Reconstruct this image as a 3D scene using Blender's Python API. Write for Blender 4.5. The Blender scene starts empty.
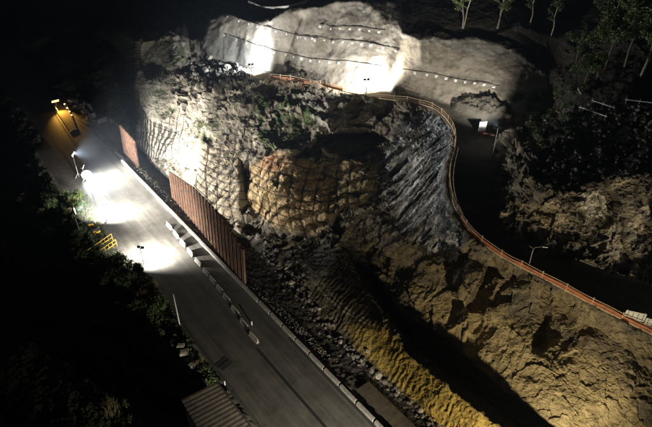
import bpy, bmesh, math, random
import numpy as np
from mathutils import Vector, Matrix
from mathutils.geometry import delaunay_2d_cdt
random.seed(7); rng = np.random.default_rng(7)
S = bpy.context.scene
C = S.collection
# ------------------------------------------------------------------ camera
H = 50.0; PITCH = math.radians(33.0); F = 520.0; CX, CY = 326.0, 213.5
cam = bpy.data.cameras.new('camera'); camo = bpy.data.objects.new('camera', cam); C.objects.link(camo)
camo.location = (0, 0, H); camo.rotation_euler = (math.pi/2-PITCH, 0, 0)
cam.sensor_width = 36; cam.lens = F/652*36; cam.clip_end = 5000; cam.clip_start = 0.5
S.camera = camo
# ------------------------------------------------------------------ night sky, moon, exposure
W = bpy.data.worlds.new('World'); S.world = W; W.use_nodes = True
nt = W.node_tree; bg = nt.nodes['Background']
sky = nt.nodes.new('ShaderNodeTexSky'); sky.sky_type = 'NISHITA'; sky.sun_disc = False
sky.sun_elevation = math.radians(28); sky.sun_rotation = math.radians(200)
nt.links.new(sky.outputs[0], bg.inputs[0]); bg.inputs[1].default_value = 0.002
sun = bpy.data.lights.new('moon', 'SUN'); sun.energy = 0.006; sun.angle = math.radians(0.5); sun.color = (1, .95, .88)
suno = bpy.data.objects.new('moon', sun); C.objects.link(suno); suno.rotation_euler = (math.radians(62), 0, math.radians(-20))
S.view_settings.view_transform = 'Standard'; S.view_settings.look = 'None'
S.view_settings.exposure = 0.0; S.view_settings.gamma = 1; S.view_settings.use_curve_mapping = False
S.render.engine = 'CYCLES'
try:
    S.cycles.max_bounces = 5; S.cycles.diffuse_bounces = 2; S.cycles.use_denoising = True
except Exception: pass

SP, CP = math.sin(PITCH), math.cos(PITCH)
def unproj(px, py, d):
    """world point seen at pixel (px,py) at depth d"""
    u = (px-CX)/F; v = (py-CY)/F
    return u*d, d*(CP - v*SP), H - d*(SP + v*CP)
def P(px, py, z=0.0):
    v = (py-CY)/F; d = (H-z)/(SP+v*CP)
    x, y, zz = unproj(px, py, d); return Vector((x, y, zz))
def pix(p):
    d = p[1]*CP + (H-p[2])*SP
    return CX + F*p[0]/d, CY + F*((H-p[2])*CP - p[1]*SP)/d, d
# road frame: s metres up the road, t metres to the right of its right-hand edge
def R(s, t, z=0.0): return Vector((-3.3 - .613*s + .79*t, 46.2 + .79*s + .613*t, z))

# ------------------------------------------------------------------ helpers for objects
def tag(o, label=None, cat=None, group=None, kind=None):
    if label: o['label'] = label
    if cat: o['category'] = cat
    if group: o['group'] = group
    if kind: o['kind'] = kind
    return o
def empty(name, loc=(0, 0, 0), rz=0.0):
    o = bpy.data.objects.new(name, None); C.objects.link(o); o.location = loc; o.rotation_euler = (0, 0, rz)
    o.empty_display_size = .2
    return o
class MB:
    def __init__(s): s.v = []; s.f = []
    def add(s, vs, fs):
        n = len(s.v); s.v += [tuple(v) for v in vs]; s.f += [tuple(i+n for i in f) for f in fs]
    def box(s, c, size, rz=0.0, mat=None):
        hx, hy, hz = [a/2 for a in size]
        vs = [Vector((x*hx, y*hy, z*hz)) for x in (-1, 1) for y in (-1, 1) for z in (-1, 1)]
        m = mat or Matrix.Rotation(rz, 3, 'Z')
        s.add([m@v+Vector(c) for v in vs], [(0, 1, 3, 2), (4, 6, 7, 5), (0, 4, 5, 1), (2, 3, 7, 6), (0, 2, 6, 4), (1, 5, 7, 3)])
        return s
    def tube(s, pts, r, n=6, cap=True):
        pts = [Vector(p) for p in pts]; k = len(pts)
        rr = r if isinstance(r, (list, tuple)) else [r]*k
        base = len(s.v); ref = Vector((0, 0, 1))
        for i, p in enumerate(pts):
            d = (pts[min(i+1, k-1)]-pts[max(i-1, 0)])
            if d.length < 1e-6: d = Vector((0, 0, 1))
            d.normalize()
            rf = Vector((1, 0, 0)) if abs(d.z) > .95 else ref
            a = d.cross(rf).normalized(); b = d.cross(a)
            for j in range(n):
                t = 2*math.pi*j/n
                s.v.append(tuple(p + a*math.cos(t)*rr[i] + b*math.sin(t)*rr[i]))
        for i in range(k-1):
            for j in range(n):
                s.f.append((base+i*n+j, base+i*n+(j+1) % n, base+(i+1)*n+(j+1) % n, base+(i+1)*n+j))
        if cap:
            s.f.append(tuple(base+j for j in range(n))); s.f.append(tuple(base+(k-1)*n+n-1-j for j in range(n)))
        return s
    def rock(s, c, r, sc=(1, 1, .7)):
        bm = bmesh.new(); bmesh.ops.create_icosphere(bm, subdivisions=2 if r > .35 else 1, radius=1)
        pl = [Vector((random.gauss(0, 1), random.gauss(0, 1), random.gauss(0, 1))).normalized() for _ in range(7)]
        dd = [random.uniform(.45, .85) for _ in pl]
        rot = Matrix.Rotation(random.uniform(0, 6.28), 3, 'Z')
        vs = []
        for v in bm.verts:
            p = v.co.copy()
            for q, d in zip(pl, dd):
                e = p.dot(q)-d
                if e > 0: p -= q*e
            p = rot@Vector((p.x*sc[0], p.y*sc[1], p.z*sc[2]))*r
            vs.append(p+Vector(c))
        fs = [tuple(v.index for v in f.verts) for f in bm.faces]
        bm.free(); s.add(vs, fs); return s
    def build(s, name, mat, parent=None, smooth=False):
        me = bpy.data.meshes.new(name); me.from_pydata(s.v, [], s.f); me.materials.append(mat)
        if smooth: me.shade_smooth()
        me.update()
        o = bpy.data.objects.new(name, me); C.objects.link(o)
        if parent: o.parent = parent
        return o
def copy_tree(o, parent=None):
    c = o.copy(); C.objects.link(c); c.parent = parent
    for ch in list(o.children): copy_tree(ch, c)
    return c

# ------------------------------------------------------------------ materials
def mat(name, col, rough=.8, metal=0.0, noise=0.0, scale=3.0, col2=None, bump=0.0, emit=None, estr=0.0):
    m = bpy.data.materials.new(name); m.use_nodes = True; n = m.node_tree.nodes; l = m.node_tree.links
    b = n['Principled BSDF']; b.inputs['Base Color'].default_value = (*col, 1)
    b.inputs['Roughness'].default_value = rough; b.inputs['Metallic'].default_value = metal
    if emit:
        b.inputs['Emission Color'].default_value = (*emit, 1); b.inputs['Emission Strength'].default_value = estr
    if col2 or noise or bump:
        tc = n.new('ShaderNodeTexCoord'); tx = n.new('ShaderNodeTexNoise'); tx.inputs['Scale'].default_value = scale
        tx.inputs['Detail'].default_value = 8; tx.inputs['Roughness'].default_value = .65
        l.new(tc.outputs['Object'], tx.inputs['Vector'])
        rp = n.new('ShaderNodeValToRGB'); rp.color_ramp.elements[0].position = .35; rp.color_ramp.elements[1].position = .65
        c2 = col2 or tuple(c*(1-noise) for c in col)
        rp.color_ramp.elements[0].color = (*c2, 1); rp.color_ramp.elements[1].color = (*col, 1)
        l.new(tx.outputs['Fac'], rp.inputs[0]); l.new(rp.outputs[0], b.inputs['Base Color'])
        if bump:
            bp = n.new('ShaderNodeBump'); bp.inputs['Strength'].default_value = bump; bp.inputs['Distance'].default_value = .1
            l.new(tx.outputs['Fac'], bp.inputs['Height']); l.new(bp.outputs[0], b.inputs['Normal'])
    return m
def ground_mat(name, rough=.9, vscale=.9, contrast=(.55, 1.25), bump=.6, bdist=.25, fine=6.0):
    """vertex base colour x multi-scale noise, bumped"""
    m = bpy.data.materials.new(name); m.use_nodes = True; n = m.node_tree.nodes; l = m.node_tree.links
    b = n['Principled BSDF']; b.inputs['Roughness'].default_value = rough
    b.inputs['Specular IOR Level'].default_value = .25
    at = n.new('ShaderNodeAttribute'); at.attribute_name = 'Col'
    tc = n.new('ShaderNodeTexCoord')
    t1 = n.new('ShaderNodeTexNoise'); t1.inputs['Scale'].default_value = vscale; t1.inputs['Detail'].default_value = 10; t1.inputs['Roughness'].default_value = .7
    t1.inputs['Distortion'].default_value = .6
    l.new(tc.outputs['Object'], t1.inputs['Vector'])
    mr = n.new('ShaderNodeMapRange'); mr.inputs[1].default_value = .3; mr.inputs[2].default_value = .7
    mr.inputs[3].default_value = contrast[0]; mr.inputs[4].default_value = contrast[1]
    l.new(t1.outputs['Fac'], mr.inputs[0])
    mx = n.new('ShaderNodeVectorMath'); mx.operation = 'SCALE'
    l.new(at.outputs['Color'], mx.inputs[0]); l.new(mr.outputs[0], mx.inputs['Scale'])
    l.new(mx.outputs[0], b.inputs['Base Color'])
    t2 = n.new('ShaderNodeTexNoise'); t2.inputs['Scale'].default_value = fine; t2.inputs['Detail'].default_value = 6; t2.inputs['Roughness'].default_value = .7
    l.new(tc.outputs['Object'], t2.inputs['Vector'])
    ad = n.new('ShaderNodeMath'); ad.operation = 'MULTIPLY_ADD'; ad.inputs[1].default_value = .5
    l.new(t2.outputs['Fac'], ad.inputs[0]); l.new(t1.outputs['Fac'], ad.inputs[2])
    bp = n.new('ShaderNodeBump'); bp.inputs['Strength'].default_value = bump; bp.inputs['Distance'].default_value = bdist
    l.new(ad.outputs[0], bp.inputs['Height']); l.new(bp.outputs[0], b.inputs['Normal'])
    return m
M = dict(
    rock=ground_mat('rock', .85, .9, (.45, 1.3), .8, .35, 5),
    shot=ground_mat('shotcrete', .9, .5, (.6, 1.15), .8, .15, 5),
    soil=ground_mat('soil', .95, 1.2, (.5, 1.25), .8, .25, 8),
    gravel=ground_mat('gravel', .8, .8, (.6, 1.2), .5, .08, 12),
    asphalt=mat('asphalt', (.07, .068, .064), .75, col2=(.045, .044, .043), scale=.8, bump=.2),
    concrete=mat('concrete', (.34, .32, .29), .85, col2=(.16, .15, .13), scale=1.5, bump=.2),
    paint=mat('road_paint', (.7, .7, .66), .6, col2=(.35, .35, .33), scale=2.5),
    rust=mat('rusty_steel', (.20, .11, .07), .75, .15, col2=(.07, .042, .03), scale=1.6, bump=.2),
    cable=mat('cable', (.045, .035, .028), .7),
    hose=mat('hose', (.03, .03, .03), .5),
    white=mat('white_paint', (.78, .78, .76), .5, col2=(.5, .5, .48), scale=4),
    grey=mat('grey_metal', (.35, .36, .37), .45, .5, col2=(.22, .22, .22), scale=5),
    dark=mat('dark_metal', (.05, .05, .055), .5, .4),
    yellow=mat('yellow_paint', (.65, .42, .05), .5, col2=(.4, .26, .05), scale=4),
    orange=mat('orange_mesh', (.46, .115, .035), .8, col2=(.16, .06, .035), scale=1.3),
    rope=mat('rope', (.62, .50, .34), .8, col2=(.4, .3, .2), scale=3),
    red=mat('red_paint', (.6, .05, .04), .5),
    wood=mat('wood', (.30, .20, .10), .8, col2=(.16, .1, .05), scale=2),
    roof=mat('roof_sheet', (.40, .34, .27), .8, col2=(.22, .19, .155), scale=1.6, bump=.2),
    wallm=mat('render_wall', (.35, .33, .30), .9),
    bark=mat('bark', (.28, .25, .20), .9, col2=(.12, .1, .08), scale=4),
    leaf=mat('leaf', (.06, .095, .025), .6, col2=(.035, .06, .018), scale=.9),
    leafl=mat('light_leaf', (.11, .15, .035), .6, col2=(.05, .08, .02), scale=.9),
    dry=mat('dry_leaf', (.16, .13, .05), .7, col2=(.08, .07, .03), scale=.9),
    stone=mat('stone', (.15, .135, .115), .9, col2=(.06, .055, .05), scale=2.2, bump=.5),
    stonel=mat('pale_stone', (.38, .35, .29), .9, col2=(.2, .18, .15), scale=2.2, bump=.5),
    glass=mat('glass', (.04, .05, .06), .1),
    tyre=mat('tyre', (.02, .02, .02), .8),
    lens_w=mat('lamp_lens', (1, 1, 1), .3, emit=(1, .97, .9), estr=60),
    lens_y=mat('sodium_lens', (1, .7, .3), .3, emit=(1, .62, .15), estr=60),
    lens_o=mat('orange_lens', (1, .6, .2), .3, emit=(1, .45, .09), estr=9),
    lens_g=mat('green_lens', (.1, .6, .2), .3, emit=(.15, 1, .35), estr=.9),
    lens_s=mat('small_lens', (1, .8, .5), .3, emit=(1, .75, .35), estr=2.5),
)

# ------------------------------------------------------------------ terrain: break lines as (pixel x, pixel y, height) turned into 3-D
L = []
def line(*pts, step=7.0):
    for a, b in zip(pts[:-1], pts[1:]):
        n = max(1, int(math.hypot(b[0]-a[0], b[1]-a[1])/step))
        pa, pb = P(*a), P(*b)
        for i in range(n): L.append(tuple(pa.lerp(pb, i/n)))
    L.append(tuple(P(*pts[-1])))
def pt(*pts):
    for p in pts: L.append(tuple(P(*p)))
# the road platform
for t, z in ((-13, -1.2), (-10.4, -.06), (-5, -.06), (0.4, -.06), (2.2, -.3)):
    for s in range(-40, 190, 4):
        p = R(s, t, z); a, b, d = pix(p)
        if t == -13 and 14 < s < 84: L.append(tuple(R(s, -13.4, -.06))); L.append(tuple(R(s, -15.5, -1.2))); continue
        if s > -22 or b < 640: L.append(tuple(p))
# land falling away on the left
for s in range(-30, 190, 12):
    L.append(tuple(R(s, -22, -6))); L.append(tuple(R(s, -34, -9.5)))
line((-150, 600, -14), (-150, 330, -16), (-150, 150, -14), (-150, 60, -8), (-150, -20, 2))
pt((-20, 300, -13), (-20, 427, -13), (-20, 200, -12), (0, 120, -8), (40, 60, -4), (0, 0, -1), (100, 20, 4), (60, -60, 18), (-150, -60, 16))
# ditch between road and rock
line((118, 128, .5), (140, 150, -2), (160, 172, -2.5), (190, 195, -2.5), (225, 222, -2), (255, 250, -1.2), (300, 318, -.8), (350, 372, -.6), (395, 415, -.5), (480, 490, -.4), (600, 600, -.4))
# cliff foot
line((118, 95, 2), (138, 140, 0), (150, 158, -1), (170, 178, -1), (190, 188, -1), (215, 222, -.5), (235, 232, -.5), (245, 212, 0), (262, 222, 0), (290, 235, .5), (322, 240, 1.5), (340, 238, 3))
# left knob
line((100, 35, 5), (122, 30, 11)); line((128, 38, 12), (142, 41, 18.4), (165, 39, 18.8), (182, 45, 18), (190, 58, 15))
line((128, 60, 2), (130, 90, 0), (134, 120, -1)); line((139, 60, 13.5), (140, 85, 10.5), (142, 115, 5.5))
line((150, 85, 12.3), (152, 115, 7.6), (158, 140, 3)); line((176, 72, 14.6), (176, 105, 10), (172, 135, 5.2))
# bench outer edge (left part over the cliff)
line((190, 84, 13.5), (215, 92, 13.8), (245, 88, 14.6), (270, 80, 15.2))
B = [(270, 79, 15.3), (300, 83, 15.6), (330, 90, 15.8), (365, 97, 15.8), (400, 101, 15.8), (432, 108, 15.7), (445, 118, 15.6), (454, 132, 15.4), (455, 147, 15.1),
     (451, 165, 14.7), (449, 180, 14.3), (450, 195, 13.9), (455, 212, 13.4), (464, 228, 12.9), (480, 244, 12.4), (500, 258, 12), (520, 268, 11.6), (540, 278, 11.2),
     (565, 291, 10.6), (590, 305, 10), (620, 320, 9.2), (652, 336, 8.5), (700, 360, 7.6), (790, 400, 6)]
line(*B)
# cliff body below the bench
line((200, 120, 9), (225, 125, 9.5), (255, 122, 10.5), (290, 120, 11.5))
line((190, 150, 4.5), (215, 160, 4.5), (240, 158, 5.5))
# hollow under the rim
line((316, 134, 10.9), (330, 131, 11.3), (352, 130, 11.5), (372, 131, 11.5), (390, 132, 11.4), step=4)
line((324, 137, 7.6), (335, 135, 7.6), (352, 134, 7.6), (372, 135, 7.6), (382, 137, 8.2), step=4)
line((324, 146, 7.8), (332, 152, 7.8), (345, 156, 7.8), (357, 156, 7.8), (368, 150, 7.9), (380, 141, 8.4), step=4)
line((320, 148, 8.6), (330, 156, 8.5), (345, 160, 8.4), (358, 160, 8.4), (371, 153, 8.7), (388, 141, 9.6), step=4)
pt((303, 128, 11.4), (312, 108, 13.6), (350, 113, 13.6), (395, 117, 13.8))
# netted bulge
line((250, 170, 4.4), (252, 195, 2.6), (262, 212, 1.2)); line((268, 162, 7), (285, 158, 8), (305, 163, 7.6))
line((272, 190, 5.2), (300, 195, 5.2), (322, 205, 4.6)); line((285, 226, 1.7), (310, 232, 1.9))
line((245, 168, 3.2), (247, 190, 1.2), (250, 206, -.2), step=4); line((238, 165, 5.0), (240, 190, 3.0), (238, 205, 1.6), step=4)
line((330, 170, 7), (360, 172, 7.4), (385, 170, 8)); line((335, 205, 4.6), (360, 215, 4.7), (390, 215, 5.6))
# blue-white slab
line((420, 118, 14), (405, 150, 11), (400, 190, 8), (385, 235, 4.6)); line((445, 150, 14), (438, 185, 12), (430, 225, 9), (428, 255, 7))
# foot of the long slope (far side of the trench) and slope itself
line((345, 243, 2), (368, 252, 1.4), (385, 290, .8), (400, 312, .8), (448, 338, .8), (497, 382, .5), (555, 430, .2), (640, 505, 0), (700, 570, 0))
line((400, 262, 3.6), (435, 290, 3.8), (480, 315, 4.2), (520, 345, 3.9), (580, 385, 3.4), (625, 415, 3), (720, 480, 2.4))
line((455, 255, 8), (450, 285, 5.6), (455, 300, 4.4)); line((462, 276, 8.4), (458, 300, 6.2)); line((486, 267, 10.2), (466, 303, 6.6), (471, 326, 4.6), step=4)
line((490, 268, 6.6), (471, 303, 3.0), (476, 325, 1.9), step=4); line((515, 276, 8.2), (495, 302, 5.6), (490, 320, 4.6))
line((515, 305, 6.6), (530, 297, 8.2)); line((545, 289, 9.8), (541, 312, 7.2), (535, 341, 4.6), step=4)
line((550, 290, 6.2), (546, 313, 3.4), (540, 343, 1.5), step=4); line((566, 300, 8.4), (560, 322, 5.8), (552, 345, 4.0)); line((600, 330, 7.2), (650, 370, 5.5))
# spoil ridge
line((339, 249, 3.6), (352, 275, 3.7), (370, 300, 3.6), (385, 322, 3.4), (407, 351, 3.3), (448, 387, 3.3), (497, 424, 3.3), (560, 475, 3.2), (640, 545, 3))
line((349, 250, 1.2), (362, 272, -.3), (380, 297, -.6), (395, 319, -.6), (414, 345, -.6), (455, 379, -.6), (504, 416, -.6), (567, 466, -.6), (648, 537, -.5))
line((262, 240, -.4), (275, 262, -.6), (300, 292, -.5), (320, 318, -.5), (352, 352, -.5), (392, 390, -.5), (432, 422, -.5), (540, 508, -.4), (620, 580, -.4))
line((300, 258, 1.6), (318, 275, 2.3), (340, 300, 2.2), (365, 330, 2.1))
# shotcrete wall: foot and top
WB = [(205, 60, 14), (235, 64, 14.5), (255, 68, 15), (300, 77, 15.7), (330, 83, 15.9), (365, 89, 16), (400, 93, 16.1), (430, 98, 16.3), (465, 109, 16.4), (508, 121, 16.6), (540, 117, 17)]
WT = [(212, 20, 22), (225, 14, 23), (261, 23, 24.5), (288, 12, 27), (330, 1, 29), (394, 3, 29.3), (402, 33, 25.5), (420, 38, 25.0), (480, 37, 25), (512, 49, 23.8), (525, 60, 22.6), (548, 77, 21)]
line(*WB); line(*WT)
line((190, 45, 16), (205, 40, 18), (212, 20, 22))
# ground behind the wall
line((150, 20, 18), (200, 8, 21.5), (228, 8, 23.3), (262, 16, 25), (290, 5, 27.4), (330, -6, 29.3), (398, -4, 29.4), (408, 24, 26.3), (422, 30, 25.5), (480, 29, 25.5), (516, 41, 24.3), (532, 53, 23), (552, 68, 21.8))
line((200, -30, 27), (330, -40, 33), (450, -25, 32), (450, 0, 29)); pt((520, 0, 29.3), (520, 25, 27), (560, 40, 25.5), (600, 60, 25), (600, 0, 30.5), (652, 0, 31.5), (652, 60, 27), (800, 0, 33), (800, 60, 30))
line((60, -60, 18), (200, -60, 31), (400, -60, 36), (652, -60, 38), (800, -60, 39))
# right-hand rock mass
I = [(515, 125, 15.7), (502, 132, 15.4), (497, 150, 15), (496, 175, 14.3), (493, 205, 13.5), (503, 230, 12.6), (530, 250, 12), (570, 262, 11.5), (610, 275, 11), (652, 285, 10.4), (790, 330, 9)]
line(*I)
line((545, 118, 16.8), (512, 133, 17.4), (510, 160, 17), (520, 178, 16.6), (545, 190, 17.4), (570, 192, 18), (600, 188, 18.7), (630, 180, 19.6), (652, 172, 20.4), (790, 140, 23))
line((505, 195, 14.8), (520, 215, 14.8), (560, 225, 14.5), (600, 232, 14), (640, 235, 14))
line((560, 130, 19.4), (600, 125, 21.2), (652, 120, 22.8), (800, 90, 26)); pt((575, 95, 22.6), (620, 90, 24.5), (555, 155, 18.6), (600, 155, 20), (650, 150, 21.4))
line((-150, 600, -14), (0, 620, -10), (150, 640, -4)); pt((790, 600, 0), (790, 500, 3), (0, 500, -12), (100, 480, -8))

pts = [pix(p) for p in L]
pts = [p for p in pts if -155 <= p[0] <= 805 and -65 <= p[1] <= 650]
seen = {}
for a, b, d in pts:
    k = (round(a/2.0), round(b/2.0))
    if k not in seen: seen[k] = (a, b, 1/d)
cp = list(seen.values())
x0, x1, y0, y1 = -140, 790, -58, 600
# corner guards
for a, b, z in ((-160, -66, 10), (810, -66, 40), (-160, 660, -15), (810, 660, 0), (330, 660, -1)):
    q = P(a, b, z); cp.append((a, b, 1/pix(q)[2]))
res = delaunay_2d_cdt([Vector((c[0], c[1])) for c in cp], [], [], 0, 1e-5)
tv, tri, orig = res[0], res[2], res[3]
inv = np.array([cp[o[0]][2] for o in orig]); TV = np.array([(v.x, v.y) for v in tv])
STEP = .85
gx = np.concatenate([np.arange(x0, -12, 5), np.arange(-12, 664, STEP), np.arange(664, x1, 5)])
gy = np.concatenate([np.arange(y0, -12, 3), np.arange(-12, 439, STEP), np.arange(439, y1, 5)])
NX, NY = len(gx), len(gy)
GX, GY = np.meshgrid(gx, gy)
ID = np.full((NY, NX), np.nan)
for f in tri:
    a, b, c = TV[list(f)]
    ia, ib, ic = inv[list(f)]
    i0 = np.searchsorted(gx, min(a[0], b[0], c[0])-1e-3); i1 = np.searchsorted(gx, max(a[0], b[0], c[0])+1e-3)
    j0 = np.searchsorted(gy, min(a[1], b[1], c[1])-1e-3); j1 = np.searchsorted(gy, max(a[1], b[1], c[1])+1e-3)
    if i0 >= i1 or j0 >= j1: continue
    X = GX[j0:j1, i0:i1]; Y = GY[j0:j1, i0:i1]
    den = (b[1]-c[1])*(a[0]-c[0])+(c[0]-b[0])*(a[1]-c[1])
    if abs(den) < 1e-9: continue
    w0 = ((b[1]-c[1])*(X-c[0])+(c[0]-b[0])*(Y-c[1]))/den
    w1 = ((c[1]-a[1])*(X-c[0])+(a[0]-c[0])*(Y-c[1]))/den
    w2 = 1-w0-w1; k = (w0 >= -1e-4) & (w1 >= -1e-4) & (w2 >= -1e-4)
    sub = ID[j0:j1, i0:i1]; sub[k] = (w0*ia+w1*ib+w2*ic)[k]
bad = np.isnan(ID)
if bad.any():
    for j in range(NY):
        r = ID[j]; m = np.isnan(r)
        if m.any() and (~m).any(): r[m] = np.interp(gx[m], gx[~m], r[~m])
def blur(A, n):
    for _ in range(n):
        A = np.pad(A, 1, mode='edge')
        A = (A[:-2]+2*A[1:-1]+A[2:])/4
        A = (A[:, :-2]+2*A[:, 1:-1]+A[:, 2:])/4
    return A
def pip(poly, X=None, Y=None):
    X = GX if X is None else X; Y = GY if Y is None else Y
    ins = np.zeros(X.shape, bool); n = len(poly)
    for i in range(n):
        xa, ya = poly[i][:2]; xb, yb = poly[(i+1) % n][:2]
        if ya == yb: continue
        c = ((ya > Y) != (yb > Y)) & (X < (xb-xa)*(Y-ya)/(yb-ya)+xa)
        ins ^= c
    return ins
def mask(poly, soft=6): return blur(pip(poly).astype(float), soft)
Z = {}
big = 1000
Z['wall'] = [*[p[:2] for p in WB[1:]], (548, 98), *[p[:2] for p in WT[::-1]], (206, 40)]
Z['wall'] = [(206, 62)] + Z['wall']
bench = [(196, 80), (215, 88), (245, 85), *[b[:2] for b in B], (790, 330), *[p[:2] for p in I[::-1][1:]], (540, 122), (510, 123), *[p[:2] for p in WB[::-1][2:]], (196, 64)]
Z['haul'] = bench
def tl(s): return -13.2 if 17 < s < 81 else -10.6
Z['left'] = [pix(R(s, tl(s)))[:2] for s in range(-22, 190, 6)] + [(118, 125), (137, 142), (137.5, 60), (137, 44), (150, 30), (200, 0), (200, -70), (-150, -70), (-150, 610), (200, 610)]
Z['road'] = [pix(R(s, tl(s)))[:2] for s in range(-28, 190, 6)] + [pix(R(s, .6))[:2] for s in range(186, -29, -6)]
Z['back'] = [(150, -70), (150, 32), (190, 40), (206, 42), (212, 20), *[p[:2] for p in WT[1:]], (548, 85), (560, 120), (545, 140), (530, 175), (545, 186), (600, 182), (652, 166), (790, 130), (790, -70)]
foot = [(262, 240), (275, 262), (300, 292), (320, 318), (352, 352), (392, 390), (432, 422), (540, 508), (620, 580)]
Z['ditch'] = [(110, 120), (138, 142), (150, 160), (190, 190), (215, 224), (235, 234), (262, 240)] + foot + [(620, 620)] + [pix(R(s, .6))[:2] for s in range(-26, 90, 6)]
crest = [(339, 249), (352, 275), (370, 300), (385, 322), (407, 351), (448, 387), (497, 424), (560, 475), (640, 545)]
Z['ridge'] = foot + [(650, 560)] + crest[::-1] + [(320, 243), (290, 238)]
far = [(350, 246), (368, 254), (385, 290), (400, 312), (448, 338), (497, 382), (555, 430), (640, 505), (700, 570)]
Z['trench'] = crest + far[::-1]
Z['slope'] = far + [(790, 600), (790, 400), (652, 338), (590, 308), (540, 281), (500, 262), (470, 248), (440, 250), (410, 245), (385, 240)]
Z['slab'] = [(430, 110), (448, 125), (452, 147), (446, 180), (448, 200), (455, 222), (470, 242), (450, 255), (430, 262), (405, 232), (388, 200), (372, 175), (385, 150), (405, 122)]
Z['bulge'] = [(250, 165), (268, 158), (300, 158), (322, 168), (330, 185), (338, 205), (322, 236), (290, 232), (262, 218), (248, 200)]
Z['bulge2'] = [(318, 165), (345, 160), (378, 164), (378, 190), (360, 208), (336, 206)]
Z['netB'] = [(203, 150), (240, 140), (246, 165), (246, 205), (236, 232), (214, 220), (196, 190)]
Z['knob'] = [(138, 40), (165, 36), (185, 44), (188, 70), (186, 120), (180, 158), (150, 160), (138, 142), (140, 95)]
Z['knobs'] = [(140, 60), (162, 55), (160, 120), (178, 118), (184, 140), (178, 158), (150, 160), (138, 142), (140, 95)]
Z['pale'] = [(185, 62), (250, 95), (250, 150), (225, 235), (190, 190), (178, 160), (184, 120)]
Z['rrock'] = [(497, 125), (515, 128), (522, 178), (545, 188), (600, 186), (652, 170), (790, 130), (790, 332), (652, 287), (570, 264), (530, 252), (503, 232), (492, 205)]
K = {k: mask(v, 5) for k, v in Z.items()}
ID = blur(ID, 2)
D = 1/ID
wx, wy, wz = unproj(GX, GY, D)
PW = np.stack([wx, wy, wz], -1)
def normals(PW):
    du = np.gradient(PW, axis=1); dv = np.gradient(PW, axis=0)
    n = np.cross(dv, du); n /= np.linalg.norm(n, axis=-1, keepdims=True)+1e-12
    return n
Nn = np.stack([blur(normals(PW)[..., i], 10) for i in range(3)], -1)
Nn /= np.linalg.norm(Nn, axis=-1, keepdims=True)+1e-12
view = np.stack([wx, wy, wz-H], -1); sgn = np.sign((Nn*view).sum(-1).mean())
if sgn > 0: Nn = -Nn
# ---- noise
def h3(i, j, k, s=0):
    n = (i*73856093) ^ (j*19349663) ^ (k*83492791) ^ (s*2654435)
    n = (n ^ (n >> 13)) * 1274126177 & 0x7fffffff
    return ((n ^ (n >> 16)) & 0xffff)/65535.0
def vnoise(p, s=0):
    i = np.floor(p).astype(np.int64); f = p-i; f = f*f*f*(f*(f*6-15)+10)
    o = 0
    for a in (0, 1):
        for b in (0, 1):
            for c in (0, 1):
                w = (f[..., 0] if a else 1-f[..., 0])*(f[..., 1] if b else 1-f[..., 1])*(f[..., 2] if c else 1-f[..., 2])
                o = o + w*h3(i[..., 0]+a, i[..., 1]+b, i[..., 2]+c, s)
    return o*2-1
def fbm(p, oct=5, s=0, g=.5, ridge=False):
    o = 0; a = 1.0
    for k in range(oct):
        v = vnoise(p*(2.03**k)+k*17.3, s+k)
        if ridge: v = 1-2*np.abs(v)
        o = o+a*v; a *= g
    return o
def facets(p, s=0):
    """angular blocks: every Voronoi cell is a tilted plane"""
    i = np.floor(p).astype(np.int64)
    best = np.full(p.shape[:-1], 9e9); out = np.zeros(p.shape[:-1])
    for a in (-1, 0, 1):
        for b in (-1, 0, 1):
            for c in (-1, 0, 1):
                q = (i[..., 0]+a, i[..., 1]+b, i[..., 2]+c)
                dx = p[..., 0]-q[0]-h3(*q, s+1); dy = p[..., 1]-q[1]-h3(*q, s+2); dz = p[..., 2]-q[2]-h3(*q, s+3)
                d = dx*dx+dy*dy+dz*dz; m = d < best
                val = dx*(h3(*q, s+4)*2-1)+dy*(h3(*q, s+5)*2-1)+dz*(h3(*q, s+6)*2-1)+(h3(*q, s+7)-.5)*.7
                best = np.where(m, d, best); out = np.where(m, val, out)
    return out
warp = np.stack([fbm(PW*.35, 3, 50), fbm(PW*.35, 3, 60), fbm(PW*.35, 3, 70)], -1)
PWW = PW+warp*.6
n1 = fbm(PW*.16, 4, 1); n2 = fbm(PWW*.5, 5, 9, .55, True); n3 = fbm(PW*1.6, 4, 20, .6)
f1 = facets(PWW/4.4*np.array([1, 1, .7]), 3); f2 = facets(PWW/1.3*np.array([1, 1, .75]), 13); f3 = facets(PW/.55, 23); f4 = facets(PW/.26, 93)
lowm = np.clip(.5+.9*fbm(PW*.12, 3, 300), .1, 1.3)
strat = facets((PWW@np.array([[.92, .30, -.25], [-.2, .9, .38], [.34, -.3, .89]]))*np.array([.25, .25, 1.1]), 63)
rockdisp = .9*n1 + 1.7*f1*lowm + .28*blur(f2, 1)*(1.5-lowm) + .6*strat*lowm + .16*blur(f3, 1)*(1.5-lowm) + .07*n2 + .06*n3 + .05*f3 + .045*f4
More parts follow.
